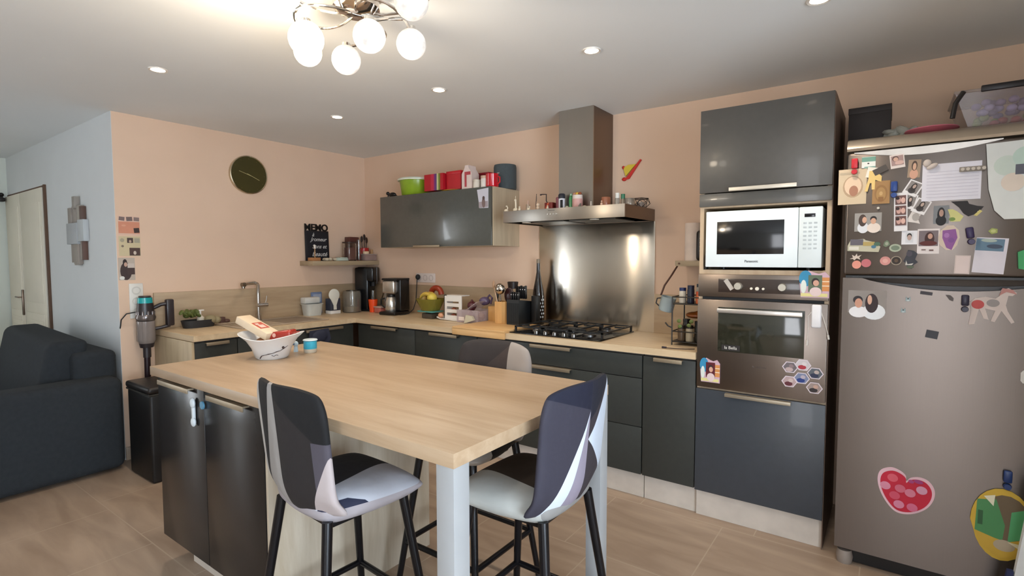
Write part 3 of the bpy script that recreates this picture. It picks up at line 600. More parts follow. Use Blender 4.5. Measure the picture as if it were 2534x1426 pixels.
flat('craft_ornament', 'yellow round paper craft with green folded strips on the fridge', 'ornament', 'y', fz(4.69, .345, FY-.004), .19, .29, c_('cda93a'),
     [('e', .05, .05, .8, .74, c_('6a5a44')), ('p', [(-.4, .3), (-.1, .34), (.05, .0), (.02, -.22), (-.25, -.18), (-.42, -.14)], c_('4b8a56')), ('p', [(.14, .2), (.45, .3), (.48, -.1), (.1, -.22)], c_('52a068')), ('r', -.34, .05, .08, .2, c_('2f5a38')), ('p', [(-.3, .36), (-.12, .4), (-.14, .24)], c_('e3dfc4')), ('p', [(-.42, -.14), (-.1, -.2), (.1, -.22), (.5, -.1), (.4, -.36), (0, -.48), (-.32, -.34)], c_('c9a43c')), ('e', .05, -.28, .34, .16, c_('b3a48c')), ('p', [(.1, -.22), (.4, -.22), (.36, -.32)], c_('dfd8b4'))], outline=yo, t=.003)
clip('magnetic_clip', 'blue magnetic clip holding the yellow round craft', 4.7, .527, '1a3468', 1.1, y=FY-.006)
flat('fridge_magnet', 'small white rounded magnet at the photo\'s right edge on the lower door', 'magnet', 'y', fz(4.734, .943), .024, .05, c_('c9c6c2'), outline=[(-.5, -.3), (-.5, .3), (-.2, .5), (.5, .5), (.5, -.5), (-.2, -.5)], t=.004)

# oven magnets
OY = -.6105
def frame_magnet(label, x, z, w, h, inner, y):
    els = [('e', -.3, .2, .45, .6, c_('2f86ae')), ('r', .38, .0, .24, .5, c_('d08a4e')), ('r', .38, .1, .24, .03, c_('efe0c6')), ('r', .38, -.06, .24, .03, c_('efe0c6')), ('e', -.36, -.1, .2, .5, c_('d6dcd4')), ('r', 0, -.4, .9, .12, c_('d9cf8c')), ('r', .03, .02, .46, .62, c_(inner))]
    els += [('e', .05, -.28, .4, .34, c_('d9c2c0')), ('e', .04, .08, .26, .3, c_('2a2022')), ('e', .06, .04, .2, .22, c_('cf9f8a'))]
    return flat('picture_frame_magnet', label, 'magnet', 'y', (x, y, z), w, h, c_('c9a7b4'), els, outline=[(-.45, -.5), (.5, -.5), (.5, .3), (.35, .45), (.15, .38), (0, .42), (-.2, .5), (-.42, .35), (-.5, 0)], t=.004)
frame_magnet('colourful picture frame magnet overlapping the oven control panel, upper right', 4.012, 1.281, .122, .128, '5b6a55', -.612)
frame_magnet('colourful picture frame magnet at the oven door\'s lower left corner', 3.545, .814, .1, .128, '5a1420', -.6115)
hexo = [(.5*math.cos(k*PI/3), .5*math.sin(k*PI/3)) for k in range(6)]
for k, (x, z, cc, q, w) in enumerate(((-.055, .035, ('6d6468', 'b8a2a0', '8d7a7c'), 'upper left', 0), (.0, .052, ('c9c2c4', 'a8303c', 'd8cfd0'), 'top', 0), (.052, .018, ('5b6068', '2a2f4c', 'b8a8a2'), 'right', 0), (-.004, -.012, ('7b83a0', '22387c', 'b5a9b5'), 'centre', 0), (-.056, -.035, ('b59c9c', '5d2630', 'c8b4b0'), 'lower left', 0), (.05, -.052, ('9c8a84', '2c2426', 'c09c8c'), 'lower right', 0))):
    flat('hexagon_photo', 'white rimmed hexagonal photo magnet on the oven door, %s of the cluster' % q, 'photo', 'y', (3.975+x, OY-.0002-.0004*k, .84+z), .07, .06, c_('d8ccd4'),
         [('p', [(a*.86, b_*.86) for a, b_ in hexo], c_(cc[0])), ('e', -.05, -.18, .5, .35, c_(cc[1])), ('e', .08, .1, .3, .3, c_(cc[2]))], outline=hexo, t=.002, group='hexagonal photo magnets on the oven door')
flat('sticker', 'small white folded paper stuck on the oven control panel', 'sticker', 'y', (3.629, -.6085, 1.268), .022, .06, c_('b3aaa0'), rot=.6)
t = thing('timer_remote', 'white rectangular timer with two dangling cords on the oven door', 'timer', (4.025, OY, 1.13))
MB().box(-.021, -.014, -.055, .021, -.0005, .055, .008, 3).build('case', mat('e8e6e8', .35, var=.01), t)
MB().tube([(-.02, -.008, .02), (-.034, -.008, -.0), (-.033, -.006, -.06), (-.035, -.006, -.12)], .0022).cyl((-.035, -.006, -.115), (-.036, -.006, -.14), .005).build('cord', mat('cfc8c0', .5), t)
MB().tube([(.02, -.008, .02), (.032, -.008, -.02), (.046, -.006, -.07), (.05, -.006, -.09)], .0022).cyl((.049, -.006, -.085), (.052, -.006, -.105), .005).build('cord', mat('cfc8c0', .5), t)
s_ = flat('sticker', 'black sticker with white lettering on the oven window', 'sticker', 'y', (3.645, OY-.0018, .942), .09, .03, c_('241f1e'))
text_mesh('lettering', 'la Bella', .022, mat('dcd8d0', .5), s_, (0, 0, .0016), (0, 0, 0), .0002)

# ---------------------------------------------------------------- wall A decor
t = thing('wall_clock', 'round olive green wall clock with thin silver rim', 'clock', (0, -1.185, 2.09), (0, PI/2, 0))
MB().lathe([(0, .001), (.148, .001), (.154, .006), (.154, .03), (.148, .034), (.145, .03)], seg=48).build('rim', mat('c9bfa8', .2, 1), t)
MB().lathe([(0, .026), (.146, .026), (.146, .028), (0, .028)], seg=48).build('dial', mat('3c3714', .3), t)
o = MB().box(-.0, -.085, .03, .004, .02, .0315).build('hour_hand', mat('a39a6a', .4), t); o.rotation_euler = (0, 0, -.3)
o = MB().box(-.0015, -.02, .032, .0015, .09, .033).build('minute_hand', mat('b5ac7c', .4), t); o.rotation_euler = (0, 0, -.42)
for k in range(12):
    a = k*PI/6; MB().cyl((.125*math.cos(a), .125*math.sin(a), .028), (.132*math.cos(a), .132*math.sin(a), .028), .0012, seg=6).build('hour_mark', mat('6a6236', .4), t)
def wx(y, z): return (.0004, y, z)
flat('photo_collage', 'peach photo collage sheet on the pink wall, upper of two', 'poster', 'x', wx(-2.028, 1.637), .128, .13, c_('dab6a2'),
     [('r', 0, -.1, .98, .62, c_('cf8a6e')), ('r', -.33, .36, .26, .2, c_('7a6764'), -.1), ('r', .02, .36, .28, .22, c_('73605c'), .08), ('r', .35, .36, .26, .2, c_('86726c'), -.05), ('r', .34, -.24, .26, .26, c_('3a2a26'), .1), ('e', -.25, .0, .2, .1, c_('d89c80'))])
flat('photo_collage', 'cream photo collage sheet on the pink wall below the peach one', 'poster', 'x', wx(-2.028, 1.495), .128, .135, c_('c8b894'),
     [('r', .02, .3, .28, .26, c_('4a3a36')), ('e', .02, .25, .12, .14, c_('b59c88')), ('r', .34, .3, .26, .24, c_('a19a86')), ('e', -.35, .3, .2, .2, c_('a79c84')), ('r', .22, -.28, .5, .4, c_('4d3630')), ('e', .22, -.34, .14, .2, c_('c9b8a8')), ('e', -.34, .0, .12, .12, c_('7a6a5c'))])
flat('photo_print', 'photo of a person in black pinned at the outer edge of the pink wall', 'photo', 'x', wx(-2.052, 1.337), .098, .155, c_('b8aa9c'),
     [('e', -.05, -.1, .7, .8, c_('3a2b2a')), ('e', -.1, .3, .26, .28, c_('2c1f1e')), ('e', -.06, .2, .2, .2, c_('c09c8a')), ('r', .25, .1, .4, .3, c_('c7bab0')), ('r', .25, -.1, .46, .3, c_('41302e')), ('e', -.3, -.4, .3, .16, c_('dcdad4'))])
t = thing('wall_socket', 'tall white double wall socket above the vacuum cleaner', 'socket', (0, -2.004, 1.13))
MB().box(.0005, -.042, -.14, .01, .042, .105, .003).build('plate', mat('d9d6cf', .4, var=.01), t)
for z in (.055, -.02, -.095): MB().lathe([(.02, 0), (.028, 0), (.028, .002), (.02, .002)], seg=24).build('socket_ring', mat('c9c6bf', .4), t, (.0105, 0, z), (0, PI/2, 0))
t = thing('wall_socket', 'white triple wall socket with a black plug left of the fruit bowl', 'socket', (.843, 0, 1.228))
MB().box(-.121, -.01, -.042, .121, -.0005, .042, .003).build('plate', mat('dccfc8', .4, var=.01), t)
for x in (-.075, 0, .075): MB().lathe([(.02, 0), (.028, 0), (.028, .002), (.02, .002)], seg=24).build('socket_ring', mat('cbbdb6', .4), t, (x, -.0105, 0), (PI/2, 0, 0))
t = thing('power_cord', 'black plug and cord running from the socket to the coffee maker', 'cord', (.77, -.012, 1.235))
MB().ell((0, -.02, 0), (.022, .022, .026)).build('plug', DARK, t)
MB().tube([(0, -.03, -.02), (0, -.035, -.08), (-.002, -.04, -.16), (.012, -.06, -.22), (.02, -.1, -.29), (.012, -.15, -.326), (.0, -.19, -.331), (-.005, -.24, -.331)], .004).build('cable', DARK, t)
# floating shelf A + items
t = thing('wall_shelf', 'oak floating shelf in the corner left of the wall cabinet', 'shelf', (0, 0, 1.345))
MB().box(.001, -.735, 0, .2, -.001, .04, .001).build('board', wood('a8967a', '96846a', .5, 'y'), t)
ZA = 1.3855
t = thing('memo_board', 'black memo chalkboard with handwriting leaning on the shelf', 'chalkboard', (.02, -.57, ZA), (0, -.03, 0))
MB().box(0, -.12, 0, .008, .125, .275, .002).build('board', mat('14151c', .5), t)
MB().box(.0085, -.1, .015, .0092, .105, .26).build('slate', mat('10131c', .6), t)
text_mesh('heading', 'MEMO', .085, BLACK, t, (.004, 0, .302), (PI/2, 0, PI/2), .004, bold=.002)
CH = mat('c9c7c4', .8)
for s, y, z, q in (('à', -.04, .238, .05), ('Jromeur', .015, .195, .048), ('Sons et', .02, .13, .05), ('Beauté', .02, .06, .056)):
    text_mesh('chalk_writing', s, q, CH, t, (.0095, y, z), (PI/2, 0, PI/2), .0003, .35, .0005)
t = thing('candle_holder', 'tall thin candle on a small wooden block in front of the chalkboard', 'candle holder', (.12, -.66, ZA))
MB().box(-.035, -.05, 0, .035, .035, .03, .002).build('block', mat('a8754a', .5), t)
MB().cyl((0, 0, .03), (0, 0, .11), .005).build('stick', mat('b08e68', .5), t); MB().cyl((0, 0, .11), (0, 0, .142), .009).build('candle', mat('ddd8d0', .5), t)
b = MB()
for k in range(9): b.ell((random.uniform(-.03, .03), random.uniform(-.07, .06), .014), (.022, .024, .014), 10)
tag(b.build('napkin_heap', mat('c9bda6', .8), None, (.13, -.49, ZA)), 'crumpled cream cloth lying in front of the chalkboard', 'cloth')
tag(MB().box(-.04, -.06, 0, .04, .06, .026, .006).m(mat('b8c4b8', .4)).box(-.036, -.03, .026, .036, .05, .032, .002).build('tin_box', mat('8f8a7c', .4), None, (.13, -.395, ZA)), 'low grey green tin in the middle of the shelf', 'tin')
def jar(name, label, cat, loc, r, h, glass, content=None, lid=None, lr=None, lh=.012, fill=.6, sq=1):
    t = thing(name, label, cat, loc)
    MB().lathe([(0, 0), (r*.95, 0), (r, .006), (r, h*.88), (r*.9, h), (r*.87, h), (r*.93, h*.86), (r*.94, .008), (0, .008)], sq=sq).build('glass', glass, t)
    if content: MB().lathe([(0, .009), (r*.9, .01), (r*.9, h*fill), (0, h*fill)], sq=sq).build('contents', content, t)
    if lid: MB().lathe([(0, h), (lr or r, h), (lr or r, h+lh), (0, h+lh)], sq=sq).build('lid', lid, t)
    return t
jar('storage_jar', 'square glass jar with dark lid, left of the brown tin on the shelf', 'jar', (.14, -.3, ZA), .05, .165, GLASS, mat('7d5048', .6), mat('3a2823', .5), .058, .012, .75, .5)
tag(MB().box(-.045, -.045, 0, .03, .06, .225, .004).box(-.047, -.047, .18, .032, .062, .228, .004).build('tea_tin', mat('5a322c', .4), None, (.052, -.21, ZA)), 'tall brown tin behind the square glass jar', 'tin')
t = thing('utensil_pot', 'red pot holding dark utensils on the corner shelf', 'pot', (.065, -.08, ZA))
MB().lathe([(0, 0), (.045, 0), (.055, .04), (.05, .11), (.052, .125), (.046, .125), (.045, .05), (0, .03)]).build('pot', mat('b01c1c', .3), t)
for a, h, c0 in ((-.02, .24, '2a1d1a'), (.01, .26, '241a18'), (.035, .23, '3a241c')):
    MB().cyl((0, a*.5, .05), (.0, a, h-.06), .004).ell((0, a*1.05, h-.03), (.006, .016, .032), 10).build('utensil', mat(c0, .5), t)
jar('glass_bottle', 'clear tapered glass bottle behind the red pot on the shelf', 'bottle', (.145, -.2, ZA), .022, .2, GLASS)
t = thing('food_container', 'clear plastic box with a cream pot on top at the shelf\'s right end', 'box', (.158, -.09, ZA))
MB().box(-.032, -.07, 0, .032, .07, .06, .008).build('box', mat('a58c86', .2, alpha=.75), t); MB().box(-.034, -.072, .06, .034, .072, .066, .002).build('lid', mat('bfae a4'.replace(' ', ''), .3), t)
tag(MB().lathe([(0, 0), (.03, 0), (.032, .02), (.028, .024), (0, .024)]).build('cream_pot', mat('dbbf9a', .5), None, (.15, -.12, ZA+.067)), 'small cream lid pot on top of the clear box', 'pot')
tag(MB().box(-.01, -.012, 0, .01, .012, .11, .003).build('wooden_tag', mat('c09a70', .5), None, (.11, -.02, ZA)), 'small upright beige packet at the shelf\'s right end', 'packet')

# ---------------------------------------------------------------- things on worktop A
Z0 = .9005
t = thing('sponge_caddy', 'black plastic tray with a green plant and a soap pump by the sink', 'tray', (.14, -1.66, Z0))
MB().lathe([(0, 0), (.075, 0), (.085, .055), (.08, .055), (.07, .006), (0, .006)], sx=.75, sy=1.35, sq=.7).build('tray', mat('24262a', .5), t)
b = MB()
for k in range(26):
    a = random.uniform(0, 2*PI); p = Vector((random.uniform(-.03, .03), random.uniform(-.09, -.02), .05)); q = p+Vector((math.cos(a)*.03, math.sin(a)*.045, random.uniform(.02, .08)))
    b.ell((p+q)/2+Vector((0, 0, .015)), (.009, .018, .022), 8, Euler((random.uniform(-1, 1), random.uniform(-1, 1), a)))
tag(b.build('potted_plant', mat('56612c', .6), None, (.14, -1.66, Z0+.012)), 'small leafy green plant in the left of the black tray', 'plant')
t = thing('soap_pump', 'white soap pump bottle standing in the black tray', 'soap dispenser', (.13, -1.64, Z0+.007))
MB().lathe([(0, 0), (.025, 0), (.025, .06), (.012, .075), (0, .075)]).build('bottle', mat('cfc9ba', .3), t)
MB().cyl((0, 0, .075), (0, 0, .11), .006).box(-.006, -.012, .11, .006, .025, .12, .002).build('pump', WHITE, t)
b = MB(); b.ell((0, 0, .03), (.05, .045, .035), 14); b.ell((.01, .04, .025), (.04, .03, .028), 12)
tag(b.build('dish_sponge', mat('8f8466', .8), None, (.15, -1.58, Z0+.02)), 'beige scouring sponge in the right of the black tray', 'sponge')
tag(MB().box(-.02, -.03, 0, .02, .01, .05, .004).ell((0, .025, .016), (.02, .03, .016), 12).build('scrubber', mat('5a4038', .6), None, (.05, -1.44, Z0)), 'small dark brown scrubbing pad against the sink upstand', 'scrubber')
t = thing('white_tub', 'white plastic tub on the worktop right of the sink', 'tub', (.12, -.70, Z0))
MB().lathe([(0, 0), (.07, 0), (.084, .1), (.09, .1), (.09, .106), (.078, .106), (.066, .008), (0, .008)], sx=.8, sy=1, sq=.55).build('tub', mat('c2c4be', .4), t)
tag(MB().box(-.04, -.08, 0, .04, .07, .055, .01).build('bread_bag', mat('cdccc6', .7), None, (.1, -.70, Z0+.107)), 'white folded packet lying on top of the white tub', 'packet')
t = thing('sponge_pack', 'blue patterned sponge packet behind the spoon rest', 'packet', (.03, -.60, Z0+.0))
MB().box(-.01, -.05, .0, .01, .06, .2, .008).build('packet', mat('6f7fa0', .5), t)
MB().box(.0105, -.035, .11, .012, .045, .18).build('label', mat('a3acc0', .5), t)
t = thing('canister', 'dark blue and white square canister beside the white tub', 'canister', (.14, -.5, Z0))
b = MB(); b.m(mat('383c4a', .4)).box(-.04, -.05, .03, .04, .055, .14, .004); b.m(WHITE).box(-.041, -.051, 0, .041, .056, .03, .004); b.build('box', None, t)
t = thing('spoon_rest', 'white spoon shaped rest leaning on the dark canister', 'spoon rest', (.195, -.515, Z0+.02), (0, -.06, 0))
MB().ell((0, 0, .155), (.008, .058, .055), 24).prism([(-.045, .13), (-.012, .06), (-.012, .02), (.016, .02), (.016, .06), (.045, .13)], -.004, .004, 'yz').build('spoon', mat('dcdcd2', .35, var=.01), t)
t = jar('glass_jar', 'large clear glass jar left of the black soda machine', 'jar', (.17, -.31, Z0), .085, .2, mat('e8e4da', .05, trans=.9, var=0), mat('8c7a5c', .7), None, fill=.28)
MB().tube([(.05*math.cos(a*PI/8), .05*math.sin(a*PI/8), .203) for a in range(16)], .004, closed=True).build('wire_clasp', mat('6b665e', .4, 1), t)
# soda machine
t = thing('soda_maker', 'tall black sparkling water machine below the corner shelf', 'appliance', (.2, -.13, Z0), (0, 0, .35))
MB().box(-.12, -.07, 0, .03, .07, .42, .02, 3).box(-.1, -.068, .28, .085, .068, .425, .02, 3).build('body', mat('101114', .22), t)
MB().box(-.1, -.072, 0, .1, .072, .02, .006).build('base', mat('16181c', .3), t)
MB().cyl((.045, 0, .28), (.045, 0, .24), .022).build('nozzle', DARK, t)
MB().box(.082, -.006, .26, .09, .006, .42, .002).build('trim_strip', mat('6c7278', .3, .8), t)
t = thing('cup', 'bright orange plastic cup standing before the black soda machine', 'cup', (.34, -.2, Z0))
MB().lathe([(0, 0), (.032, 0), (.044, .12), (.041, .12), (.03, .004), (0, .004)]).build('cup', mat('f0501c', .35), t)
MB().lathe([(0, .0), (.03, 0), (.035, .07), (.02, .11), (.018, .2), (.015, .2), (.016, .11), (.03, .07), (.026, .004), (0, .004)], z=.006).build('glass_insert', GLASS, t)
t = thing('glass_carafe', 'clear glass water bottle between soda machine and coffee maker', 'bottle', (.375, -.07, Z0))
MB().lathe([(0, 0), (.042, 0), (.046, .02), (.046, .12), (.02, .2), (.017, .26), (.019, .27), (.014, .27), (.013, .26), (.016, .2), (.042, .12), (.042, .005), (0, .005)]).build('bottle', GLASS, t)
t = thing('food_box', 'small pink lidded plastic box in front of the glass bottle', 'box', (.45, -.2, Z0))
MB().box(-.05, -.04, 0, .045, .04, .05, .008).build('box', mat('b86a5e', .3), t); MB().box(-.054, -.044, .05, .05, .044, .06, .003).build('lid', mat('cdb4a8', .3), t)
# coffee maker
t = thing('coffee_maker', 'black and steel filter coffee maker in the worktop corner', 'coffee maker', (.66, -.2, Z0), (0, 0, .15)); t.scale = (.84, .9, .98)
MB().box(-.115, -.14, 0, .105, .1, .03, .012, 3).build('base', mat('120f10', .3), t)
MB().box(.02, -.05, .03, .105, .1, .33, .015, 3).build('water_tank', mat('0f0e10', .25), t)
MB().box(-.105, -.1, .195, .06, .08, .315, .02, 3).build('filter_housing', mat('c9c4bc', .28, .85), t)
MB().box(-.108, -.103, .315, .107, .1, .335, .01, 2).build('lid', BLACK, t)
cf = MB().lathe([(0, .032), (.062, .032), (.068, .05), (.068, .12), (.05, .16), (.04, .165), (0, .165)], -.03, -.035).build('carafe', mat('c8c3bb', .25, .85), t)
MB().lathe([(0, .165), (.045, .165), (.04, .185), (0, .188)], -.03, -.035).build('carafe_lid', BLACK, cf)
MB().tube([(-.09, -.07, .15), (-.125, -.09, .14), (-.128, -.09, .09), (-.09, -.065, .06)], .008).build('carafe_handle', BLACK, cf)
# ---------------------------------------------------------------- things on worktop B
t = thing('kitchen_scale', 'turquoise kitchen scale under the glass fruit bowl', 'scale', (1.155, -.26, Z0))
MB().box(-.09, -.07, .055, .09, .07, .066, .004).build('platform', mat('4e938f', .35), t)
MB().box(-.06, -.05, 0, .06, .05, .045, .01).cyl((0, 0, .04), (0, 0, .056), .02).build('base', mat('4a4238', .4), t)
t = thing('fruit_bowl', 'greenish square glass fruit bowl standing on the kitchen scale', 'bowl', (1.155, -.26, Z0+.067))
MB().lathe([(0, 0), (.07, 0), (.115, .1), (.111, .1), (.066, .006), (0, .006)], sq=.75).build('bowl', mat('a29a3c', .08, trans=.55, var=.02), t)
def banana(label, pts, loc):
    t = thing('banana', label, 'banana', loc)
    MB().tube(pts, [.006, .013, .017, .018, .016, .012, .005][:len(pts)], 8).build('peel', mat('c9a848', .5), t)
    MB().cyl(pts[0], Vector(pts[0])+Vector((-.01, 0, .015)), .004).build('stem', mat('5c4a24', .6), t)
def bpts(R, a0, a1, y=0): return [(R*math.cos(a0+(a1-a0)*k/6), y, R*math.sin(a0+(a1-a0)*k/6)) for k in range(7)]
banana('yellow banana arched over the front of the fruit bowl', bpts(.085, 2.6, .5, -.05), (1.165, -.27, Z0+.125))
banana('yellow banana behind the front one, lying across the bowl', bpts(.09, 2.8, .7, .02), (1.15, -.27, Z0+.118))
tag(MB().ell((0, 0, .0), (.042, .042, .038), 20).cyl((0, -.038, .01), (0, -.044, .01), .007, .004, 8).build('apple', mat('cdb84c', .35), None, (1.222, -.31, Z0+.18)), 'pale yellow apple on the right of the fruit bowl', 'apple')
tag(MB().ell((0, 0, .0), (.032, .03, .028), 16).build('lemon', mat('c9a860', .45), None, (1.09, -.28, Z0+.16)), 'small yellow fruit at the left rim of the bowl', 'fruit')
tag(MB().ell((0, 0, 0), (.04, .03, .03), 16).build('pear', mat('b9a550', .45), None, (1.15, -.22, Z0+.14)), 'yellow fruit half sunk in the middle of the bowl', 'fruit')
b = MB(); b.tube([(.06*math.cos(a), 0, .055*math.sin(a)) for a in [k*PI/10 for k in range(11)]], .024, 12)
tag(b.build('orange_ring', mat('8c2f14', .35), None, (1.165, -.2, Z0+.2)), 'dark orange red arched object behind the fruit bowl', 'ornament')
# egg rack
t = thing('egg_rack', 'white plastic egg dispenser rack with slots beside the fruit bowl', 'rack', (1.35, -.27, Z0))
EG = mat('e2ded8', .35, var=.01)
def slotpanel(x0, x1, z1, slots):
    b = MB(); prev = 0
    for (a, c) in slots: b.box(x0, 0, prev, x1, .006, a); prev = c
    b.box(x0, 0, prev, x1, .006, z1); return b
M = Matrix.Rotation(0, 4, 'Z')
slots = [(.04, .062), (.09, .112), (.14, .155)]
b = slotpanel(.0, .13, .2, slots); b.box(-.03, 0, 0, 0, .006, .205).box(.13, 0, 0, .16, .006, .2)
b.build('front_panel', EG, t)
b = MB(); prev = 0
for a, c in slots: b.box(-.03, .0, prev, -.024, .03, c if False else a); b.box(-.03, .03, prev, -.024, .1, c); prev = c
b.box(-.03, 0, prev, -.024, .1, .205); b.box(-.03, .0, 0, -.024, .02, .205); b.build('side_panel', EG, t)
MB().box(-.03, 0, .199, .16, .1, .205).build('top_panel', EG, t)
MB().prism([(-.09, .018), (-.05, .006), (.16, .0), (.16, .006), (-.05, .012), (-.085, .026)], -.03, .09).build('chute', EG, t)
for k, (x, y, z, lb) in enumerate(((-.06, -.01, .034, 'beige egg at the rack\'s chute mouth'), (.03, .05, .03, 'brown egg in the bottom slot of the egg rack'), (.035, .05, .08, 'brown egg in the middle slot of the egg rack'))):
    tag(MB().ell((0, 0, 0), (.026, .02, .02), 18).build('egg', mat('d39a78' if k == 0 else 'a85c44', .5), None, (1.35+x, -.27+y, Z0+z)), lb, 'egg', 'eggs in the white rack')
# onion basket
t = thing('plastic_basket', 'clear lilac plastic basket with its lid tilted up, holding onions', 'basket', (1.612, -.24, Z0), (0, 0, 0))
PLC = mat('cdbcc0', .12, var=.02, alpha=.38)
b = MB(); b.box(-.1, -.09, 0, .12, .09, .004); b.box(-.1, -.09, 0, -.096, .09, .095).box(.116, -.09, 0, .12, .09, .095).box(-.1, -.09, 0, .12, -.086, .095).box(-.1, .086, 0, .12, .09, .095); b.box(-.105, -.095, .095, .125, -.086, .1).box(-.105, .086, .095, .125, .095, .1)
b.build('tub', PLC, t)
MB().box(-.0, -.09, 0, .13, .09, .004).build('lid', PLC, t, (.0, 0, .1), (0, -.55, 0))
MB().box(-.08, -.0925, .015, -.02, -.091, .045).build('label', mat('e2d3cc', .5), t)
for x, y, z, r, c0, lb in ((.0, -.02, .13, .04, '4a1a22', 'dark red onion on top of the plastic basket'), (-.03, .0, .045, .036, '7a3c3a', 'red onion at the bottom left of the basket'), (.06, .02, .045, .034, '8c6c50', 'brown onion at the bottom right of the basket')):
    tag(MB().lathe([(0, -r), (r*.5, -r*.9), (r, -.1*r), (r*.85, r*.5), (r*.3, r*.9), (.005, r*1.25), (0, r*1.25)]).build('onion', mat(c0, .35), None, (1.612+x, -.24+y, Z0+z)), lb, 'onion', 'onions in the plastic basket')
b = MB(); b.ell((0, 0, 0), (.05, .04, .035), 14); b.tube([(.02, 0, .02), (.05, 0, .05), (.075, 0, .03), (.06, 0, -.02)], .008)
tag(b.build('onion_net', mat('5a4c68', .25), None, (1.685, -.19, Z0+.165)), 'purple plastic net bag on the right of the basket', 'bag')
tag(MB().prism([(-.04, 0), (.06, .03), (.04, .06), (-.02, .065)], -.01, .01).build('garlic_bag', mat('c4bda6', .6), None, (1.66, -.36, Z0)), 'pale folded paper leaning on the basket front', 'paper')
# wooden board with lip
t = thing('pastry_board', 'light wooden pastry board hooked over the worktop edge left of the hob', 'board', (2.02, -.4, Z0))
PW = wood('dcb47e', 'cfa16a', .45, 'x', 1.3)
MB().box(-.28, -.236, 0, .19, .2, .016, .001).build('board', PW, t)
MB().box(-.28, -.2365, -.042, .19, -.2225, -.0005, .001).build('lip', PW, t)
ZB = Z0+.0165
t = thing('wood_block', 'small light wooden block behind the utensil holder', 'block', (1.80, -.19, Z0))
MB().box(-.05, -.04, 0, .04, .04, .13, .003).build('block', wood('c99d60', 'ba8c50', .5, 'z'), t)
t = thing('utensil_holder', 'hexagonal wooden utensil holder full of spatulas and ladles', 'holder', (1.93, -.28, ZB))
MB().lathe([(0, 0), (.062, 0), (.064, .165), (.056, .165), (.054, .01), (0, .01)], seg=6).build('holder', wood('d0a164', 'bd8c50', .45, 'z'), t)
def utensil(name, label, cat, base, top, head, hm, sm):
    t = thing(name, label, cat, base)
    tp = Vector(top)-Vector(base)
    MB().cyl((0, 0, 0), tp, .005, .005).build('handle', sm, t)
    hb = MB(); head(hb, tp); hb.build('head', hm, t); return t
UB = (1.93, -.28, ZB+.012)
utensil('wooden_spoon', 'pale wooden spoon leaning far left in the utensil holder', 'spoon', (1.925, -.29, ZB+.012), (1.87, -.31, ZB+.29), lambda b, p: b.ell(p, (.012, .01, .03), 12), mat('a98668', .5), mat('c9a888', .5))
utensil('ladle', 'shiny steel ladle upright in the utensil holder', 'ladle', (1.93, -.285, ZB+.012), (1.935, -.32, ZB+.24), lambda b, p: b.ell(p+Vector((0, 0, .02)), (.042, .03, .042), 20), mat('c5bfb6', .15, 1), mat('b5aea6', .2, 1))
utensil('spatula', 'dark red plastic spatula in front of the utensil holder', 'spatula', (1.94, -.27, ZB+.012), (1.985, -.27, ZB+.2), lambda b, p: b.ell(p+Vector((0, 0, .01)), (.045, .012, .06), 18), mat('2b1216', .3), DARK)
utensil('skimmer', 'black round skimmer, tallest in the utensil holder', 'skimmer', (1.945, -.27, ZB+.012), (1.99, -.23, ZB+.29), lambda b, p: b.lathe([(.035, -.03), (.042, .02), (.038, .022), (.03, -.03)], p.x, p.y, z=p.z), mat('241a18', .35), DARK)
utensil('black_spoon', 'black plastic spoon tilted left in the utensil holder', 'spoon', (1.92, -.275, ZB+.012), (1.885, -.285, ZB+.19), lambda b, p: b.ell(p+Vector((0, 0, .02)), (.012, .01, .035), 12), mat('17140f', .35), DARK)
t = thing('knife_block', 'black slotted knife block next to the utensil holder', 'knife block', (2.06, -.24, ZB))
b = MB(); b.prism([(-.09, 0), (.09, 0), (.09, .165), (-.09, .185)], -.055, .055, 'yz'); 
for k in range(12): b.box(-.05+k*.009, -.0925, .01, -.047+k*.009, -.0905, .16)
b.build('block', mat('15181a', .45), t)
for k in range(5):
    kt = thing('kitchen_knife', 'black handled knife in the back row of the knife block', 'knife', (2.02+k*.02, -.22, ZB+.185), (0, 0, 0), 'knives in the knife block')
    MB().box(-.006, -.01, 0, .006, .012, .1-.006*(k % 2), .005).build('handle', mat('131315', .3), kt)
    MB().cyl((0, -.011, .07), (0, -.0125, .07), .003).build('rivet', CHROME, kt)
for k in range(4):
    kt = thing('kitchen_knife', 'black handled steak knife in the front row of the knife block', 'knife', (2.025+k*.02, -.29, ZB+.175), (0, 0, 0), 'knives in the knife block front row')
    MB().box(-.006, -.01, 0, .006, .01, .065, .004).build('handle', mat('161618', .3), kt)
    MB().cyl((0, -.0095, .045), (0, -.011, .045), .0025).build('rivet', CHROME, kt)
tag(MB().box(-.02, -.03, 0, .025, .03, .21, .006).build('black_case', mat('0c0c0e', .5), None, (2.155, -.17, ZB)), 'slim black box between the knife block and the tall bottle', 'box')
# bottle
t = thing('tall_bottle', 'very tall dark glass bottle with white scale pattern left of the hob', 'bottle', (2.125, -.085, Z0))
BG = mat('1d130e', .08, var=.02, coat=.4)
MB().lathe([(0, 0), (.042, 0), (.046, .008), (.046, .2), (.04, .26), (.024, .34), (.0145, .4), (.0135, .468), (0, .468)]).build('glass', BG, t)
MB().lathe([(0, .469), (.0145, .469), (.0145, .498), (0, .5)]).build('cap', mat('8d7a62', .4), t)
for r in range(7):
    for k in range(8):
        a = -PI/2+(k-3.5+(r % 2)*.5)*.42-.1; z = .06+r*.026; R = .0464
        MB().ell((R*math.cos(a), R*math.sin(a), z), (.0055-.0004*r, .0055-.0004*r, .008), 8).build('pattern_drop', mat('e3e3e0', .4), t) if r < 6 or k % 2 else None

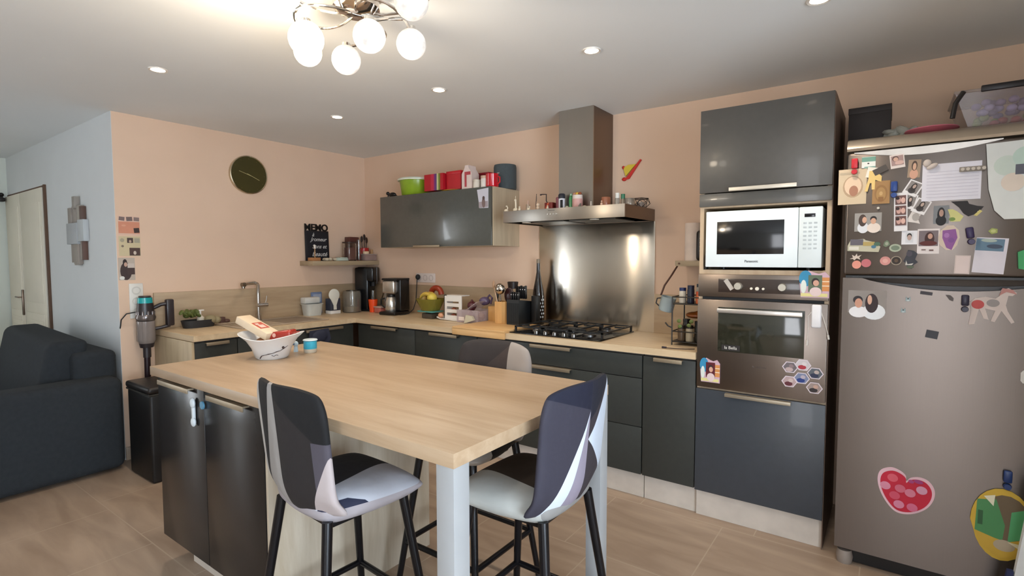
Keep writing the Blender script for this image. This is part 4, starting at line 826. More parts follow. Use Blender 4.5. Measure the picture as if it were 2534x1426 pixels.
# ---------------------------------------------------------------- right end of worktop B
t = thing('wall_shelf', 'oak floating shelf beside the oven column', 'shelf', (0, 0, 1.355))
MB().box(3.215, -.21, 0, 3.47, -.001, .032, .001).build('board', wood('a8967a', '96846a', .5, 'x'), t)
MB().cyl((3.24, -.21, .016), (3.24, -.214, .016), .006).build('screw_cap', mat('5a3a2c', .5), t)
t = thing('paper_towel_roll', 'upright white paper towel roll on the right shelf', 'paper towel', (3.29, -.1, 1.3875))
MB().lathe([(.018, 0), (.05, 0), (.05, .235), (.018, .235), (.018, 0)]).build('roll', mat('dccabc', .9, bump=.2), t)
MB().lathe([(0, .0), (.017, 0), (.017, .225), (0, .225)]).build('core', mat('9c8468', .8), t)
t = thing('radio', 'small black appliance on the shelf against the oven column', 'radio', (3.385, -.14, 1.3875))
MB().box(-.05, -.065, 0, .08, .06, .185, .02, 3).build('case', mat('1b1512', .35), t)
for k in range(4): MB().cyl((-.02, -.065, .06+k*.025), (-.02, -.068, .06+k*.025), .004).build('button', mat('a8a098', .4), t)
# wire rack
t = thing('spice_rack', 'black two tier wire rack with spices beside the oven column', 'rack', (3.37, -.33, Z0))
WR = mat('191410', .4)
b = MB()
for z in (.02, .08, .24, .28):
    b.tube([(-.09, -.11, z), (.085, -.11, z), (.085, .11, z), (-.09, .11, z)], .0035, 6, closed=True)
for x, y in ((-.09, -.11), (.085, -.11), (.085, .11), (-.09, .11)): b.cyl((x, y, 0), (x, y, .28), .004, seg=8)
b.build('wire_frame', WR, t)
for z in (.02, .24): MB().box(-.088, -.108, z, .083, .108, z+.003).build('tier', WR, t)
MB().tube([(-.09, -.11, .1), (-.11, -.12, .11), (-.125, -.125, .13)], .004).build('hook', WR, t)
for x, y, z, r, h, c0, lc, lb in ((-.05, -.06, .0235, .022, .07, '5c4a38', '241d18', 'squat brown spice jar on the rack\'s lower tier'), (.0, -.07, .0235, .022, .075, 'a39882', '1c1816', 'beige spice jar in the middle of the lower tier'),
        (.05, -.06, .0235, .026, .1, '17150f', '111111', 'black bottle at the right of the lower tier'), (-.05, .03, .0235, .022, .1, '241a12', '141210', 'dark jar at the back of the lower tier'),
        (-.05, -.05, .2435, .02, .07, 'cfc7b8', '1d2a5c', 'small white bottle with navy cap on the upper tier'), (-.0, -.06, .2435, .02, .085, '1a2236', '101a3a', 'navy bottle on the upper tier'),
        (.05, -.05, .2435, .024, .05, 'c96a40', 'c9542c', 'orange pot on the upper tier'), (.03, .03, .2435, .025, .09, 'b5b0a4', '26303c', 'pale jar at the back of the upper tier')):
    q = jar('spice_jar', lb, 'jar', (3.37+x, -.33+y, Z0+z), r, h, mat(c0, .35), None, mat(lc, .4), r*.95, .018)
tag(MB().ell((0, 0, 0), (.055, .05, .02), 14).ell((.03, 0, .012), (.04, .04, .016), 12).build('snack_bag', mat('8a4c1c', .4), None, (3.38, -.33, Z0+.17)), 'orange brown snack bag between the rack\'s two tiers', 'bag')
b = MB()
for k in range(4): b.ell((random.uniform(-.05, .05), random.uniform(-.01, .01), random.uniform(0, .03)), (.013, .005, .011), 10, Euler((0, random.uniform(-1, 1), 0)))
tag(b.build('herb_sprig', mat('5e6e34', .5), None, (3.35, -.46, Z0+.115)), 'green herb leaves in front of the rack', 'plant')
t = thing('mug', 'pale blue grey enamel mug hanging by the spice rack', 'mug', (3.2, -.33, 1.085), (0, .25, 0))
MB().lathe([(0, 0), (.038, 0), (.044, .01), (.044, .085), (.046, .088), (.042, .088), (.04, .012), (0, .008)]).build('body', mat('9aa6a8', .35), t)
MB().tube([(-.044, 0, .07), (-.068, 0, .06), (-.068, 0, .03), (-.044, 0, .018)], .004).build('handle', mat('20242c', .4), t)
tag(MB().tube([(3.225, -.2, 1.354), (3.215, -.27, 1.3), (3.19, -.32, 1.24), (3.175, -.34, 1.18)], .006, 6).build('strap', mat('46281c', .6)), 'brown leather strap hanging from the shelf to the mug', 'strap')
t = thing('charging_cable', 'thin black cable with a jack plug lying on the worktop edge', 'cable', (3.3, -.565, Z0+.004))
MB().tube([(.0, -.02, 0), (.05, -.015, 0), (.1, .0, 0), (.14, .03, .0)], .0025, 6).build('cable', mat('2c1c1c', .5), t)
MB().cyl((-.025, -.022, .002), (.0, -.02, .002), .006, .005).build('plug', mat('241a22', .4), t)

# ---------------------------------------------------------------- on the wall cabinet
ZU = 1.9405
t = thing('cat_figure', 'small black crouching animal figure at the cabinet\'s left end', 'figurine', (.70, -.28, ZU)); t.scale = (.8, .8, .8)
MB().ell((.03, 0, .03), (.055, .025, .028), 16).ell((-.045, 0, .05), (.022, .018, .02), 14).cyl((-.02, -.015, .03), (-.03, -.015, 0), .008).cyl((-.02, .015, .03), (-.03, .015, 0), .008).build('body', mat('140f0e', .4), t)
MB().tube([(.07, 0, .03), (.09, 0, .02), (.1, .01, .01)], .006).build('tail', mat('140f0e', .4), t)
t = thing('salad_spinner', 'green salad spinner with white lid on the wall cabinet', 'salad spinner', (.93, -.19, ZU)); t.scale = (1.25, 1.25, 1.02)
MB().lathe([(0, 0), (.09, 0), (.1, .01), (.115, .13), (.108, .13), (.095, .012), (0, .012)], seg=36).build('bowl', mat('8fae2c', .25, alpha=.9), t)
MB().lathe([(0, .13), (.128, .13), (.13, .14), (.12, .15), (.04, .158), (.02, .165), (0, .165)], seg=36).build('lid', mat('dfe3d2', .35), t)
tag(MB().box(-.02, -.07, 0, .02, .05, .13, .006).build('dark_tin', mat('2c2824', .5), None, (1.125, -.1, ZU)), 'dark box in the shadow between the salad spinner and the red box', 'box')
t = thing('yellow_plate', 'yellow plate lying under the red gift boxes', 'plate', (1.40, -.2, ZU))
MB().lathe([(0, 0), (.08, 0), (.12, .012), (.118, .015), (.078, .004), (0, .004)]).build('plate', mat('c9a43c', .35), t)
t = thing('striped_box', 'red box with pink, violet and green side stripes on the cabinet', 'box', (1.262, -.22, ZU+.0155))
b = MB(); xs = -.105
for w, c0 in ((.085, 'b01524'), (.04, 'c42a48'), (.022, '7a2c6c'), (.014, '4a3a78'), (.022, 'c6c08c'), (.022, '6f7c28'), (.035, 'b01524')):
    w *= .87; b.m(mat(c0, .4)).box(xs, -.1, .002, xs+w, .08, .135); xs += w
b.build('box', None, t)
t = thing('red_box', 'plain red lidded box right of the striped box', 'box', (1.455, -.2, ZU+.0155))
MB().box(-.078, -.09, 0, .075, .08, .12).build('box', mat('b3131f', .35), t); MB().box(-.08, -.092, .12, .077, .082, .145, .002).build('lid', mat('b81624', .35), t)
t = thing('milk_carton', 'white gable top carton with red print on the cabinet', 'carton', (1.612, -.27, ZU))
MB().prism([(-.05, 0), (.05, 0), (.05, .12), (.02, .165), (.018, .185), (-.018, .185), (-.02, .165), (-.05, .12)], -.045, .045).build('carton', mat('dcc8c0', .45), t)
MB().box(-.02, -.047, .02, .0, -.0455, .11).box(-.02, -.047, .11, .04, -.0455, .135).build('print', mat('b04048', .5), t)
t = thing('dark_red_box', 'dark red box behind the white jars', 'box', (1.65, -.1, ZU)); MB().box(-.1, -.06, 0, .06, .06, .13, .002).build('box', mat('8c0f1e', .4), t); MB().box(-.102, -.062, .13, .062, .062, .145, .002).build('lid', mat('8c1224', .4), t)
jar('white_jar', 'small white pot between the carton and the cork topped jar', 'jar', (1.7, -.3, ZU), .028, .055, mat('d8cdbf', .4), None, mat('cfc4b4', .4))
jar('white_jar', 'white jar with a beige cap left of the red mug', 'jar', (1.775, -.3, ZU), .028, .07, mat('dcd3cb', .4), None, mat('c9a890', .4), .027, .02)
t = thing('mug', 'shiny red mug on the wall cabinet', 'mug', (1.84, -.285, ZU))
MB().lathe([(0, 0), (.045, 0), (.05, .01), (.048, .095), (.05, .1), (.045, .1), (.044, .012), (0, .01)]).build('body', mat('c01424', .15, coat=.5), t)
MB().tube([(.045, 0, .08), (.072, 0, .07), (.072, 0, .035), (.046, 0, .02)], .006).build('handle', mat('c01424', .15, coat=.5), t)
t = thing('speaker', 'grey fabric cylindrical speaker at the cabinet\'s right end', 'speaker', (1.835, -.115, ZU)); t.scale = (.86, .86, 1)
MB().lathe([(0, 0), (.1, 0), (.103, .01), (.103, .17), (.098, .188), (0, .19)], seg=40).build('body', mat('454d50', .8, bump=.4, scale=60), t)
MB().box(-.012, -.105, .115, .012, -.1025, .122).build('logo', mat('a8a49c', .5), t)
flat('photo_print', 'tilted photo hanging on the wall cabinet\'s grey door', 'photo', 'y', (1.808, -.3555, 1.853), .11, .148, c_('c6c4ce'), [('r', 0, -.3, .8, .3, c_('9c9094')), ('e', .03, -.22, .3, .5, c_('76605c')), ('e', .05, .02, .22, .2, c_('54423e'))], rot=.05, outline=[(-.5, .48), (.5, .5), (.42, -.5), (-.34, -.46)])
# red and yellow umbrella ornament
t = thing('paper_umbrella', 'closed red and yellow paper umbrella fixed on the wall right of the hood', 'ornament', (2.84, -.003, 2.0))
b = MB(); b.m(mat('c8241c', .5)).prism([(-.05, -.055), (-.02, -.05), (.068, .07), (.06, .075), (-.035, -.035)], -.014, 0)
b.m(mat('d9bf3a', .5)).prism([(-.045, -.03), (-.062, .028), (-.025, .045), (.03, .045)], -.012, -.002)
b.m(mat('c8241c', .5)).ell((-.055, -.008, -.05), (.018, .008, .013), 12).ell((-.062, -.008, .03), (.01, .006, .012), 10)
b.build('canopy', None, t)

# ---------------------------------------------------------------- small things on the hood
ZH = 1.7315
def fig(name, label, cat, x, y, parts, col, rough=.4, group=None):
    b = MB()
    for p in parts:
        if p[0] == 'e': b.ell(p[1], p[2], 12)
        else: b.tube(p[1], p[2], 8)
    return tag(b.build(name, mat(col, rough), None, (x, y, ZH)), label, cat, group)
CE = 'd8cbb4'
fig('swan_figurine', 'tiny white swan figurine at the hood\'s far left', 'figurine', 2.07, -.42, [('e', (0, 0, .012), (.018, .01, .012)), ('t', [(.008, 0, .015), (.014, 0, .03), (.006, 0, .045), (-.001, 0, .042)], .004)], CE)
fig('goose_figurine', 'white bird figurine with raised neck, second from the hood\'s left', 'figurine', 2.15, -.42, [('e', (0, 0, .014), (.02, .012, .014)), ('t', [(.004, 0, .02), (.004, 0, .05), (.002, 0, .075)], .006), ('e', (0, 0, .08), (.01, .008, .009)), ('t', [(.0, 0, .085), (.002, 0, .11)], .002)], CE)
fig('bear_figurine', 'tiny seated white figurine beside the clear bottle', 'figurine', 2.2, -.44, [('e', (0, 0, .012), (.01, .009, .012)), ('e', (0, 0, .028), (.007, .006, .007))], CE)
jar('perfume_bottle', 'small clear bottle between the white figurines', 'bottle', (2.23, -.38, ZH), .014, .05, GLASS, None, mat('b5907c', .4), .006, .025)
fig('duck_figurine', 'tiny white duck figurine below the feather', 'figurine', 2.275, -.44, [('e', (0, 0, .01), (.014, .008, .01)), ('e', (.008, 0, .024), (.006, .006, .006))], CE)
fig('feather_stick', 'thin dark feather standing on the hood', 'feather', 2.285, -.36, [('t', [(0, 0, 0), (-.002, 0, .05), (.003, 0, .12)], .0025), ('e', (.002, 0, .09), (.004, .002, .025))], '4a3428')
t = thing('coffee_grinder', 'small dark metal crank mill on red body', 'grinder', (2.36, -.3, ZH))
MB().box(-.03, -.025, 0, .035, .025, .06, .004).build('body', mat('7a2420', .4), t)
MB().tube([(-.02, 0, .06), (-.03, 0, .075), (-.03, 0, .12), (-.075, 0, .122)], .004).ell((-.075, 0, .12), (.008, .006, .006)).build('crank', mat('2c1a1c', .4), t)
fig('round_figurine', 'white and red figurine with a round head in front of the mill', 'figurine', 2.345, -.43, [('e', (0, 0, .014), (.014, .012, .014)), ('e', (0, 0, .036), (.013, .011, .012))], 'cdb59c')
fig('fox_figurine', 'orange figurine in front of the red mill', 'figurine', 2.41, -.42, [('e', (0, 0, .012), (.01, .01, .012)), ('t', [(0, 0, .02), (.012, 0, .045)], .005)], 'c0562c')
fig('bird_figurine', 'tiny cream figurine left of the purple tube', 'figurine', 2.435, -.45, [('e', (0, 0, .008), (.008, .008, .008)), ('e', (0, 0, .02), (.005, .005, .005))], CE)
tag(MB().lathe([(0, 0), (.016, 0), (.016, .085), (.01, .09), (0, .09)]).build('purple_tube', mat('80404c', .4), None, (2.445, -.33, ZH)), 'mauve cylindrical tube left of the navy capped bottle', 'tube')
t = thing('glue_bottle', 'white and black bottle with a navy cap on the hood', 'bottle', (2.485, -.35, ZH))
b = MB(); b.m(mat('d8d6dc', .4)).lathe([(0, 0), (.022, 0), (.022, .075), (0, .078)]); b.m(BLACK).box(.0, -.0225, .01, .018, -.018, .065); b.build('body', None, t)
MB().lathe([(0, .078), (.024, .078), (.024, .1), (.018, .108), (0, .108)]).build('cap', mat('20222e', .4), t)
t = thing('green_bottle', 'slim green bottle in the middle of the hood', 'bottle', (2.545, -.33, ZH))
MB().lathe([(0, 0), (.014, 0), (.015, .07), (.01, .09), (0, .092)]).build('body', mat('4c9460', .25), t); MB().lathe([(0, .092), (.009, .092), (.009, .105), (0, .106)]).build('cap', mat('9cc4a4', .4), t)
t = thing('pink_jar', 'pink and white jar topped with coloured balls on the hood', 'jar', (2.605, -.35, ZH))
b = MB(); b.m(mat('cf9c94', .4)).lathe([(0, 0), (.03, 0), (.035, .02), (.035, .065), (0, .066)]); b.m(mat('d9cbc2', .4)).lathe([(.034, .065), (.033, .09), (0, .092)]); b.build('body', None, t)
for x, c0 in ((-.02, 'a8785c'), (.0, 'd3a83c'), (.02, '8c4420')): MB().ell((x, -.004, .1), (.012, .012, .01), 12).build('ball', mat(c0, .5), t)
fig('stone_figurine', 'tiny dark grey figurine just right of the pink jar', 'figurine', 2.66, -.42, [('e', (0, 0, .01), (.01, .008, .01)), ('e', (.004, 0, .022), (.006, .005, .006))], '6a6258')
fig('shell_figurine', 'tiny pale shell on the hood before the chimney corner', 'figurine', 2.7, -.43, [('e', (0, 0, .006), (.012, .01, .006))], 'b5a68c')
fig('ghost_figurine', 'slim white standing figurine near the chimney\'s right edge', 'figurine', 2.74, -.42, [('e', (0, 0, .012), (.006, .006, .012)), ('t', [(0, 0, .015), (0, 0, .035)], .004)], 'cfc2b4')
fig('owl_figurine', 'cream round headed figurine beside the tealight glass', 'figurine', 2.585, -.455, [('e', (0, 0, .006), (.012, .008, .006))], 'b8b49c')
jar('tealight_glass', 'copper tinted tealight glass right of the chimney', 'candle holder', (2.80, -.33, ZH), .03, .065, mat('a5684c', .15, alpha=.85), mat('d8a880', .5))
fig('mouse_figurine', 'small cream figurine in front of the copper glass', 'figurine', 2.815, -.42, [('e', (0, 0, .012), (.009, .009, .012)), ('e', (0, 0, .03), (.006, .006, .006))], 'cfa890')
jar('spray_bottle', 'clear bottle with a tall white cap on the hood', 'bottle', (2.875, -.32, ZH), .015, .055, mat('b5aca0', .1, alpha=.7), None, mat('e0dcd4', .4), .013, .032)
jar('spray_bottle', 'clear bottle with a green cap on the hood', 'bottle', (2.905, -.3, ZH), .014, .05, mat('a0907c', .1, alpha=.7), None, mat('2a6c4c', .4), .013, .03)
jar('glass_jar', 'round clear glass jar next to the wire basket on the hood', 'jar', (2.95, -.3, ZH), .033, .05, mat('d8d4cc', .03, trans=.9, var=0), None, None)
t = thing('wire_basket', 'faceted dark wire bowl at the right end of the hood', 'basket', (2.955, -.13, ZH))
b = MB(); n = 6; R0, R1, R2, h1, h2 = .035, .06, .05, .03, .062
for k in range(n):
    a, a2, am = 2*PI*k/n, 2*PI*(k+1)/n, 2*PI*(k+.5)/n
    P = lambda r, an, z: (r*math.cos(an), r*math.sin(an), z)
    b.cyl(P(R0, a, .003), P(R0, a2, .003), .0018, seg=6); b.cyl(P(R0, a, .003), P(R1, am, h1), .0018, seg=6); b.cyl(P(R0, a2, .003), P(R1, am, h1), .0018, seg=6)
    b.cyl(P(R1, am, h1), P(R2, a, h2), .0018, seg=6); b.cyl(P(R1, am, h1), P(R2, a2, h2), .0018, seg=6); b.cyl(P(R2, a, h2), P(R2, a2, h2), .003, seg=6)
b.build('wire', mat('2c2422', .35, .6), t)
MB().lathe([(0, .01), (.028, .01), (.028, .04), (.024, .04), (.024, .014), (0, .014)]).build('glass_cup', mat('cfc6be', .05, trans=.8), t)

# ---------------------------------------------------------------- on the fridge
ZF = 1.9405
t = thing('storage_box', 'plain dark brown box on the fridge\'s left end', 'box', (4.19, -.2, ZF))
MB().box(-.08, -.14, 0, .09, .12, .19, .002).build('box', mat('2a2220', .6), t); MB().box(-.082, -.142, .165, .092, .122, .195, .002).build('lid', mat('2c2422', .6), t)
b = MB(); random.seed(3)
for k in range(14): b.ell((random.uniform(-.06, .06), random.uniform(-.05, .05), .02+random.uniform(0, .035)), (random.uniform(.02, .045), random.uniform(.02, .03), random.uniform(.012, .025)), 9, Euler((random.uniform(-1, 1), random.uniform(-1, 1), random.uniform(0, 3))))
tag(b.build('plastic_bag', mat('c3c5bc', .2, alpha=.6), None, (4.31, -.34, ZF)), 'crumpled clear plastic bag of papers on the fridge', 'bag')
t = thing('pink_plate', 'pink plastic plate lying on the fridge', 'plate', (4.425, -.5, ZF)); MB().lathe([(0, 0), (.06, 0), (.095, .016), (.093, .02), (.058, .004), (0, .004)]).build('plate', mat('c46c7c', .4), t)
t = thing('storage_tub', 'large clear plastic tub with black handles full of sweets', 'tub', (4.66, -.36, ZF))
b = MB(); CP = mat('9c8c8c', .12, alpha=.35)
A = [(-.11, -.13), (.2, -.13), (.2, .13), (-.11, .13)]; Bt = [(-.16, -.16), (.24, -.16), (.24, .16), (-.16, .16)]
va = [b.bm.verts.new((x, y, .002)) for x, y in A]; vb = [b.bm.verts.new((x, y, .15)) for x, y in Bt]; b.skin(va, vb); b._f(va[::-1])
b.build('tub', CP, t)
MB().box(-.165, -.165, .15, .245, .165, .162, .003).build('lid', mat('a89c98', .2, alpha=.5), t)
MB().tube([(-.168, -.17, .05), (-.16, -.172, .11), (-.135, -.172, .155)], .009).build('handle_clip', mat('1c1614', .4), t)
MB().box(-.08, -.175, .145, .06, -.16, .17, .004).build('handle', mat('1a1517', .4), t)
b = MB()
for k in range(60):
    z = random.choice((.03, .06, .09, .12)); c0 = {.03: 'a04c48', .06: '9caa5c', .09: 'a79acb', .12: '8f7aa6'}[z]
    b.m(mat(c0, .5)).ell((random.uniform(-.09, .18), random.uniform(-.12, .1), z+random.uniform(-.01, .01)), (.018, .018, .015), 10)
tag(b.build('sweets', None, None, (4.66, -.36, ZF)), 'pink, purple and green wrapped sweets heaped inside the clear tub', 'sweets', kind='stuff')

# ---------------------------------------------------------------- island
t = thing('island_cabinet', 'dark grey double door island cabinet under the breakfast table', 'cabinet', (2.05, -2.06, 0))
DG = mat('25211f', .22, var=.05, scale=40, spec=.3)
MB().box(-.46, -.38, .12, .438, .41, .879).build('cabinet_body', CARC, t)
for x0, x1 in ((-.468, -.02), (-.016, .436)):
    f = MB().box(x0, -.402, .122, x1, -.382, .868, .0015).build('door', DG, t)
    handle(f, x0+.06 if x0 < -.3 else x0+.07, x0+.36, -.402, .86)
MB().box(.44, -.4, 0, .455, .41, .879, .001).build('side_panel', OAKZ, t)
MB().box(-.34, -.33, 0, .438, -.315, .12).build('plinth', BEIGEW, t)
t = thing('breakfast_table', 'long light oak table top with grey square legs over the island', 'table', (0, 0, 0))
MB().box(1.59, -2.495, .881, 3.437, -1.615, .92, .001).build('tabletop', TABLE_OAK, t)
LG = mat('a3a4a5', .5, var=.02)
for y0 in (-2.493, -1.675): MB().box(3.375, y0, 0, 3.435, y0+.06, .8805, .001).build('leg', LG, t)
# child lock on island door
t = thing('child_lock', 'white cabinet child lock on the island doors', 'child lock', (1.965, -2.464, .76))
MB().box(-.018, -.014, -.03, .0, -.0005, .05, .006).ell((-.008, -.01, .045), (.018, .009, .022), 16).ell((-.006, -.01, -.035), (.017, .009, .02), 16).build('body', mat('cfd6da', .35), t)
MB().cyl((.062, -.0005, .045), (.062, -.006, .045), .017, .016, 20).build('pad', mat('4f86a4', .4), t)
# bowl and contents
t = thing('serving_bowl', 'white wavy rimmed bowl with a painted twig on the table', 'bowl', (1.845, -2.058, .9205)); t.scale = (.73, .73, .73)
b = MB(); seg = 48; prof = [(0, 0), (.095, 0), (.105, .01), (.125, .07), (.155, .12), (.192, .155), (.188, .158), (.15, .125), (.12, .075), (.1, .014), (0, .01)]
rings = []
for (r, h) in prof:
    if r == 0: rings.append([b.bm.verts.new((0, 0, h))]); continue
    R = []
    for k in range(seg):
        a = 2*PI*k/seg; ww = (r/.19)**4; wv = math.cos(2*(a-.62))
        R.append(b.bm.verts.new((r*(1+.1*ww*wv)*math.cos(a)*1, r*(1+.1*ww*wv)*math.sin(a), h+.018*ww*wv)))
    rings.append(R)
for A, B in zip(rings, rings[1:]):
    if len(A) == 1:
        for k in range(seg): b._f([A[0], B[k], B[(k+1) % seg]])
    elif len(B) == 1:
        for k in range(seg): b._f([A[k], A[(k+1) % seg], B[0]])
    else: b.skin(A, B)
b.build('bowl', mat('dedede', .25, var=.01), t)
def onbowl(a, h):
    r = .106+(h-.01)*.33+max(0, h-.07)*.3
    return (r*math.cos(a)*1.015, r*math.sin(a)*1.015, h)
a0 = -.5
tw = [(-.75, .012, .0035), (-.6, .03, .003), (-.4, .036, .0015), (-.2, .042, .0028), (0, .046, .0016), (.2, .055, .0028), (.4, .06, .0018), (.6, .075, .0025), (.75, .09, .001)]
MB().tube([onbowl(a0+a, h) for a, h, q in tw], [q for a, h, q in tw], 6).tube([onbowl(a0-.05, .032), onbowl(a0+.08, .026), onbowl(a0+.2, .034), onbowl(a0+.3, .03)], .0018, 6).ell(onbowl(a0+.5, .082), (.009, .009, .009), 8).build('painted_twig', mat('42322f', .5), t)
t = thing('cereal_box', 'white cardboard package with a red label lying in the bowl', 'package', (1.775, -2.085, 1.064), (0, 0, 0)); t.scale = (.8, .8, .8)
R_ = Euler((0, .38, .25)).to_matrix().to_4x4()
MB().box(-.14, -.05, -.022, .12, .05, .022, .002, M=R_).build('box', mat('d9c4a8', .55, var=.02), t)
MB().box(-.03, -.035, .0225, .05, .035, .0235, M=R_).build('label', mat('b84a36', .5), t)
MB().box(-.018, -.024, .0236, .0, -.0, .0242, M=R_).box(.005, -.02, .0236, .04, .02, .0242, M=R_).build('print', mat('e0c0b4', .5), t)
t = thing('snack_pack', 'shiny red snack packet leaning in the bowl beside the white package', 'packet', (1.878, -2.02, 1.034), (0, 0, .55)); t.scale = (.72, .8, .85)
b = MB(); b.box(-.08, -.05, -.035, .085, .045, .022, .02, 4, M=Euler((0, -.12, 0)).to_matrix().to_4x4()); b.box(.08, -.045, -.004, .1, .042, .004, .002, M=Euler((0, -.12, 0)).to_matrix().to_4x4())
b.build('packet', mat('9a2c20', .22, coat=.3), t)
MB().lathe([(0, 0), (.012, 0), (.012, .001), (0, .001)]).build('emblem', mat('d8a89c', .5), t, (-.03, -.052, .0), (PI/2, 0, 0))
tag(MB().ell((0, 0, 0), (.06, .045, .022), 16).build('bread_roll', mat('94643e', .6), None, (1.82, -2.07, 1.0)), 'brown bread roll at the bottom of the bowl', 'bread')
t = thing('yogurt_pot', 'small glass pot with turquoise label and white lid on the table', 'pot', (1.875, -1.868, .9205), (0, 0, 0)); t.scale = (.9, .9, .9)
MB().lathe([(0, 0), (.032, 0), (.036, .008), (.036, .024), (0, .024)]).build('glass_base', mat('b8b0a0', .15), t)
MB().lathe([(.0355, .022), (.0365, .024), (.0365, .066), (.033, .07), (0, .07)]).build('label', mat('3aa6c4', .35), t)
MB().lathe([(0, .07), (.039, .07), (.041, .073), (.037, .077), (0, .078)]).build('lid', mat('cfdfe4', .35), t)
t = thing('pacifier', 'small white and blue baby item behind the yogurt pot', 'pacifier', (1.795, -1.9, .9205))
MB().cyl((0, 0, .0), (0, 0, .03), .012, .009).ell((0, 0, .042), (.016, .012, .014), 14).build('body', mat('b9c9d0', .4), t)
MB().ell((0, -.012, .042), (.006, .004, .006), 10).build('button', mat('3c6890', .4), t)
tag(MB().prism([(-1.06, .84), (-.9, .845), (-.88, .76), (-.93, .70), (-1.02, .68), (-1.08, .74)], .628, .645, 'yz').ell((.645, -.98, .79), (.014, .07, .05), 12).build('tea_towel', mat('2b2f42', .8, bump=.3)), 'dark blue tea towel hanging from the unit handle beside the sink', 'towel')

t = thing('white_post', 'white post with a navy strap at the photo\'s lower right corner before the fridge', 'post', (4.76, -.8, 0))
MB().prism([(-.072, 0), (.04, 0), (.04, .56), (-.012, .56)], -.015, .015).build('post', mat('d9dde0', .5), t)
MB().prism([(-.1, 0), (-.074, 0), (-.05, .23), (-.068, .23)], -.01, .01).build('strap', mat('1c2450', .6), t)
# ---------------------------------------------------------------- stools
def stool(label, loc, rz, m_seat, m_back):
    t = thing('bar_stool', label, 'stool', loc, (0, 0, rz), 'covered bar stools around the table')
    # seat pad
    b = MB(); nx, ny = 10, 10; top = []; 
    def P(i, j, side):
        u = -1+2*i/nx; v = -1+2*j/ny
        sx = u*math.sqrt(1-v*v*.2); sy = v*math.sqrt(1-u*u*.22)
        edge = max(abs(u), abs(v)); hw = .2+.03*v
        z = .69+.012*v*v*(1 if v < 0 else -1.4)-.034*edge**5 if side else .578+.04*edge**5+.012*max(0, v)
        return (sx*hw, .018+sy*.195, z)
    T = [[b.bm.verts.new(P(i, j, 1)) for j in range(ny+1)] for i in range(nx+1)]
    B = [[b.bm.verts.new(P(i, j, 0)) for j in range(ny+1)] for i in range(nx+1)]
    for i in range(nx):
        for j in range(ny):
            b._f([T[i][j], T[i+1][j], T[i+1][j+1], T[i][j+1]]); b._f([B[i][j], B[i][j+1], B[i+1][j+1], B[i+1][j]])
    for i in range(nx):
        b._f([T[i][0], B[i][0], B[i+1][0], T[i+1][0]]); b._f([T[i][ny], T[i+1][ny], B[i+1][ny], B[i][ny]])
        b._f([T[0][i], T[0][i+1], B[0][i+1], B[0][i]]); b._f([T[nx][i], B[nx][i], B[nx][i+1], T[nx][i+1]])
    b.build('seat', m_seat, t, sharp=75, sub=1)
    # curved backrest with a centre seam
    b = MB(); nx, nz = 16, 12
    def Q(i, j, side):
        u = -1+2*i/nx; w = j/nz
        z = .612+w*.42
        half = .203+.006*w
        if w > .8: half *= math.sqrt(max(0, 1-((w-.8)/.2)**2*.22))
        z -= .022*abs(u)**4*w
        x = u*half
        y = -.2-.04*w+.048*abs(u)**1.5+.035*max(0, 1-w*3.5)**2
        thick = .042*(1-.55*max(abs(u)**8, w**10))
        if side: y += thick
        if not side: y += .005*math.exp(-(u/.05)**2)
        if w < .12: z += .02*abs(u)**2
        return (x, y, z)
    T = [[b.bm.verts.new(Q(i, j, 1)) for j in range(nz+1)] for i in range(nx+1)]
    B = [[b.bm.verts.new(Q(i, j, 0)) for j in range(nz+1)] for i in range(nx+1)]
    for i in range(nx):
        for j in range(nz):
            b._f([T[i][j], T[i+1][j], T[i+1][j+1], T[i][j+1]]); b._f([B[i][j], B[i][j+1], B[i+1][j+1], B[i+1][j]])
        b._f([T[i][0], B[i][0], B[i+1][0], T[i+1][0]]); b._f([T[i][nz], T[i+1][nz], B[i+1][nz], B[i][nz]])
    for j in range(nz):
        b._f([T[0][j], T[0][j+1], B[0][j+1], B[0][j]]); b._f([T[nx][j], B[nx][j], B[nx][j+1], T[nx][j+1]])
    b.build('backrest', m_back, t, sharp=80, sub=1)
    LM = mat('121216', .25, .3)
    MB().box(-.125, -.125, .572, .125, .125, .6, .01).build('under_frame', LM, t)
    def lp(sx, sy, z): k = .142+(.6-z)*.125; return (sx*k, sy*k, z)
    for sx in (-1, 1):
        for sy in (-1, 1):
            l = MB().cyl(lp(sx, sy, .61), lp(sx, sy, .012), .0165, .0125, 14).build('leg', LM, t)
            MB().cyl(lp(sx, sy, .012), lp(sx, sy, 0), .014, .014, 12).build('rubber_foot', DARK, l)
    zf = .21
    for a, c in (((-1, -1), (1, -1)), ((1, -1), (1, 1)), ((1, 1), (-1, 1)), ((-1, 1), (-1, -1))):
        MB().cyl(lp(a[0], a[1], zf), lp(c[0], c[1], zf), .0115, seg=12).build('footrest_bar', LM, t)
    return t
